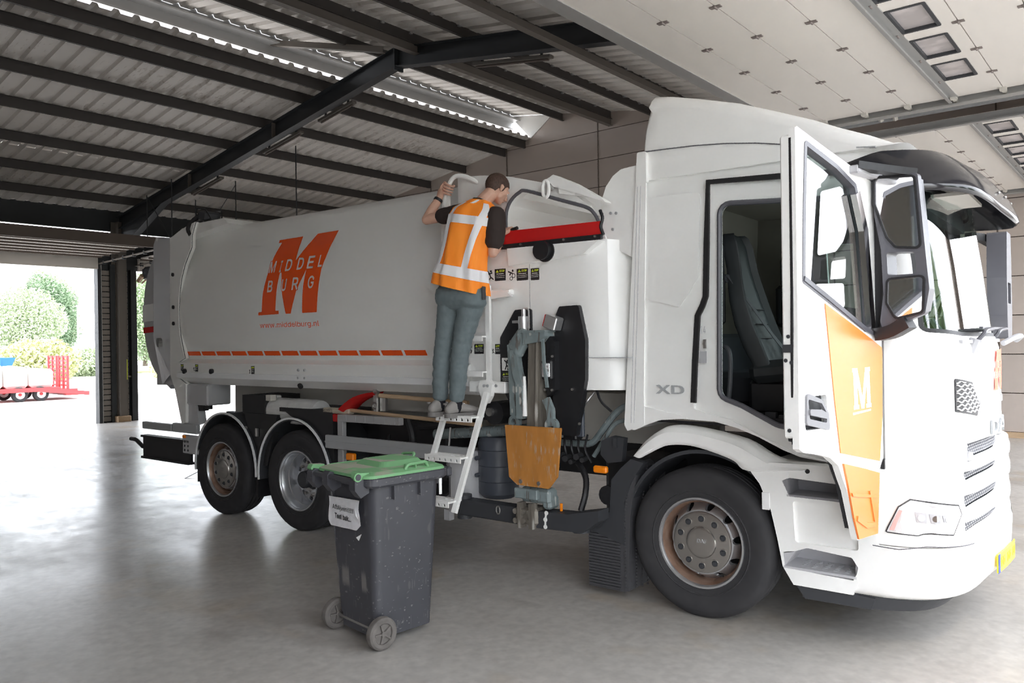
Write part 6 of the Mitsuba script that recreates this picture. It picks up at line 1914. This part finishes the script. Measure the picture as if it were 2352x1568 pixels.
add('shell', man(hull([(-54, 8.5, G0), (-51, 8.5, G0), (-54, 11.6, G0), (-51, 11.6, G0), (-54.3, 8.0, 1.3), (-50.7, 8.0, 1.3), (-54.3, 12.2, 1.3), (-50.7, 12.2, 1.3)])) - man(bx(-54, -51, 8.6, 11.7, .2, 2)), 'm_container', c, smooth=False)
for y in (8.9, 9.7, 10.5, 11.3):
    add('rib', bx(-50.95, -50.7, y, y + .12, G0 + .1, 1.25), 'm_container', c, smooth=False)
sp = thing('lamp_post', 'thin pale lamp post in front of the trees', 'lamp post')
add('post', tube([(-70, 23.2, G0), (-70, 23.2, 5.4)], .10, 8, scale=[1, .7]), 'm_pole', sp)
add('lamp_head', bx(-70.2, -69.2, 23.1, 23.3, 5.35, 5.5, .04), 'm_pole', sp, smooth=False)

# planting
R5 = np.random.default_rng(5)


def leaf_cloud(n, rad, size, drop=0.0):
    """leaves of a rounded crown, one mesh"""
    d = R5.normal(size=(n, 3))
    d /= np.linalg.norm(d, axis=1, keepdims=True)
    lump = .65 + .55 * meshkit.fbm(d * 2.2 + 9, 3, seed=int(n) % 17)
    p = d * (R5.random((n, 1)) ** .35) * lump[:, None] * np.asarray(rad)
    if drop:
        p[:, 2] -= drop * R5.random(n) * (np.hypot(p[:, 0], p[:, 1]) / rad[0])
    a = R5.normal(size=(n, 3))
    a /= np.linalg.norm(a, axis=1, keepdims=True)
    b = np.cross(a, R5.normal(size=(n, 3)))
    b /= np.linalg.norm(b, axis=1, keepdims=True)
    s = size * (.6 + .8 * R5.random((n, 1)))
    v = np.stack([p - a * s, p + b * s * .45, p + a * s, p - b * s * .45], 1).reshape(-1, 3)
    i = np.arange(n)[:, None] * 4
    return v, np.vstack([i + [0, 1, 2], i + [0, 2, 3]])


LEAF = {}
for nm, col in (('pale', (0.50, 0.58, 0.40)), ('mid', (0.38, 0.48, 0.30)), ('deep', (0.27, 0.37, 0.24)), ('lime', (0.58, 0.60, 0.33)), ('near', (0.17, 0.25, 0.10))):
    scene['m_leaf_' + nm] = dict(type='twosided', bsdf=dict(type='diffuse', reflectance={'type': 'rgb', 'value': list(col)}))
CROWN = {k: mikit.ply(leaf_cloud(n, rad, s, dr_), None, smooth=False) for k, n, rad, s, dr_ in (('round', 15000, (3.0, 3.0, 3.4), .13, 0), ('tall', 17000, (2.7, 2.7, 4.6), .13, .5), ('bush', 5000, (1.6, 1.6, 1.0), .10, 0), ('willow', 6500, (3.6, 3.6, 3.8), .26, 4.0))}
TRUNK = mikit.ply(tube([(0, 0, 0), (.1, .05, 2.2), (-.05, .1, 4.6)], .22, 8, scale=[1, .8, .45]), 'm_bark', smooth=30)


def tree(kind, shape, x, y, h, leaf, label, cat_='tree', group=None, z0=G0):
    t = thing(kind, label, cat_, group)
    base = {'round': 7.0, 'tall': 9.0, 'bush': 1.5, 'willow': 8.0}[shape]
    k = h / base
    M = BLD @ tr(x, y, z0)
    up = {'round': 3.9, 'tall': 4.7, 'bush': .65, 'willow': 4.6}[shape]
    spin = rot('z', float(R5.random() * 360))
    S = np.diag([k, k, k, 1.0])
    scene[numbered(t + '__foliage')] = {**CROWN[shape], 'bsdf': {'type': 'ref', 'id': 'm_leaf_' + leaf}, 'to_world': T(M @ S @ tr(0, 0, up) @ spin)}
    if shape != 'bush':
        scene[numbered(t + '__trunk')] = {**TRUNK, 'to_world': T(M @ S @ np.diag([1, 1, up / 4.2, 1.0]))}


for x, y, h, l, lab in ((-88, 17.5, 8.8, 'mid', 'round green tree at the left edge of the doorway view'), (-80, 22.5, 7.8, 'pale', 'light green round tree above the trailer bags'), (-90, 28.0, 10.4, 'deep', 'darker green tree behind the lamp post'), (-84, 35.5, 10.6, 'mid', 'tall green tree right of the lamp post, next to the door pier'),
                        (-106, 25.5, 11.6, 'pale', 'pale tall tree in the back row above the blue container'), (-112, 36.0, 13.0, 'pale', 'palest tall tree in the back row, left of the lamp post'), (-100, 44.5, 12.0, 'deep', 'tall dark tree half hidden by the door pier'), (-76, 47.5, 11.0, 'pale', 'pale green tree between the door pier and the truck tailgate')):
    tree('tree', 'round' if h < 9 else 'tall', x, y, h, l, lab, group='trees beyond the yard')
for x, y, h, l, lab in ((-56, 15.2, 2.6, 'lime', 'yellow-green bush above the trailer bags'), (-60, 20.2, 2.0, 'pale', 'pale bush beside the trailer ramp'), (-66, 14.0, 2.4, 'pale', 'pale bush behind the blue container'), (-50, 21.6, 1.5, 'lime', 'lime bush between the door pier and the truck tailgate'), (-44, 18.8, .7, 'lime', 'small low bush on the ground behind the truck bumper')):
    tree('bush', 'bush', x, y, h, l, lab, 'bush', group='bushes in the yard')
add('grass_verge', (np.array([[-66, 0, G0 + .02], [-62, 0, G0 + .02], [-62, 60, G0 + .02], [-66, 60, G0 + .02]]), [[0, 1, 2], [0, 2, 3]]), 'm_grass', kind='structure', smooth=False)
# trees in front of the hall that the windscreen and the door glass mirror
for x, y, h in ((27, -7, 10), (31, 3.5, 11), (27, 13, 10), (31, -17.5, 11)):
    tree('willow', 'willow', x, y, h, 'near', 'drooping tree in front of the hall', group='trees in front of the hall', z0=-.004)
FR.pop()
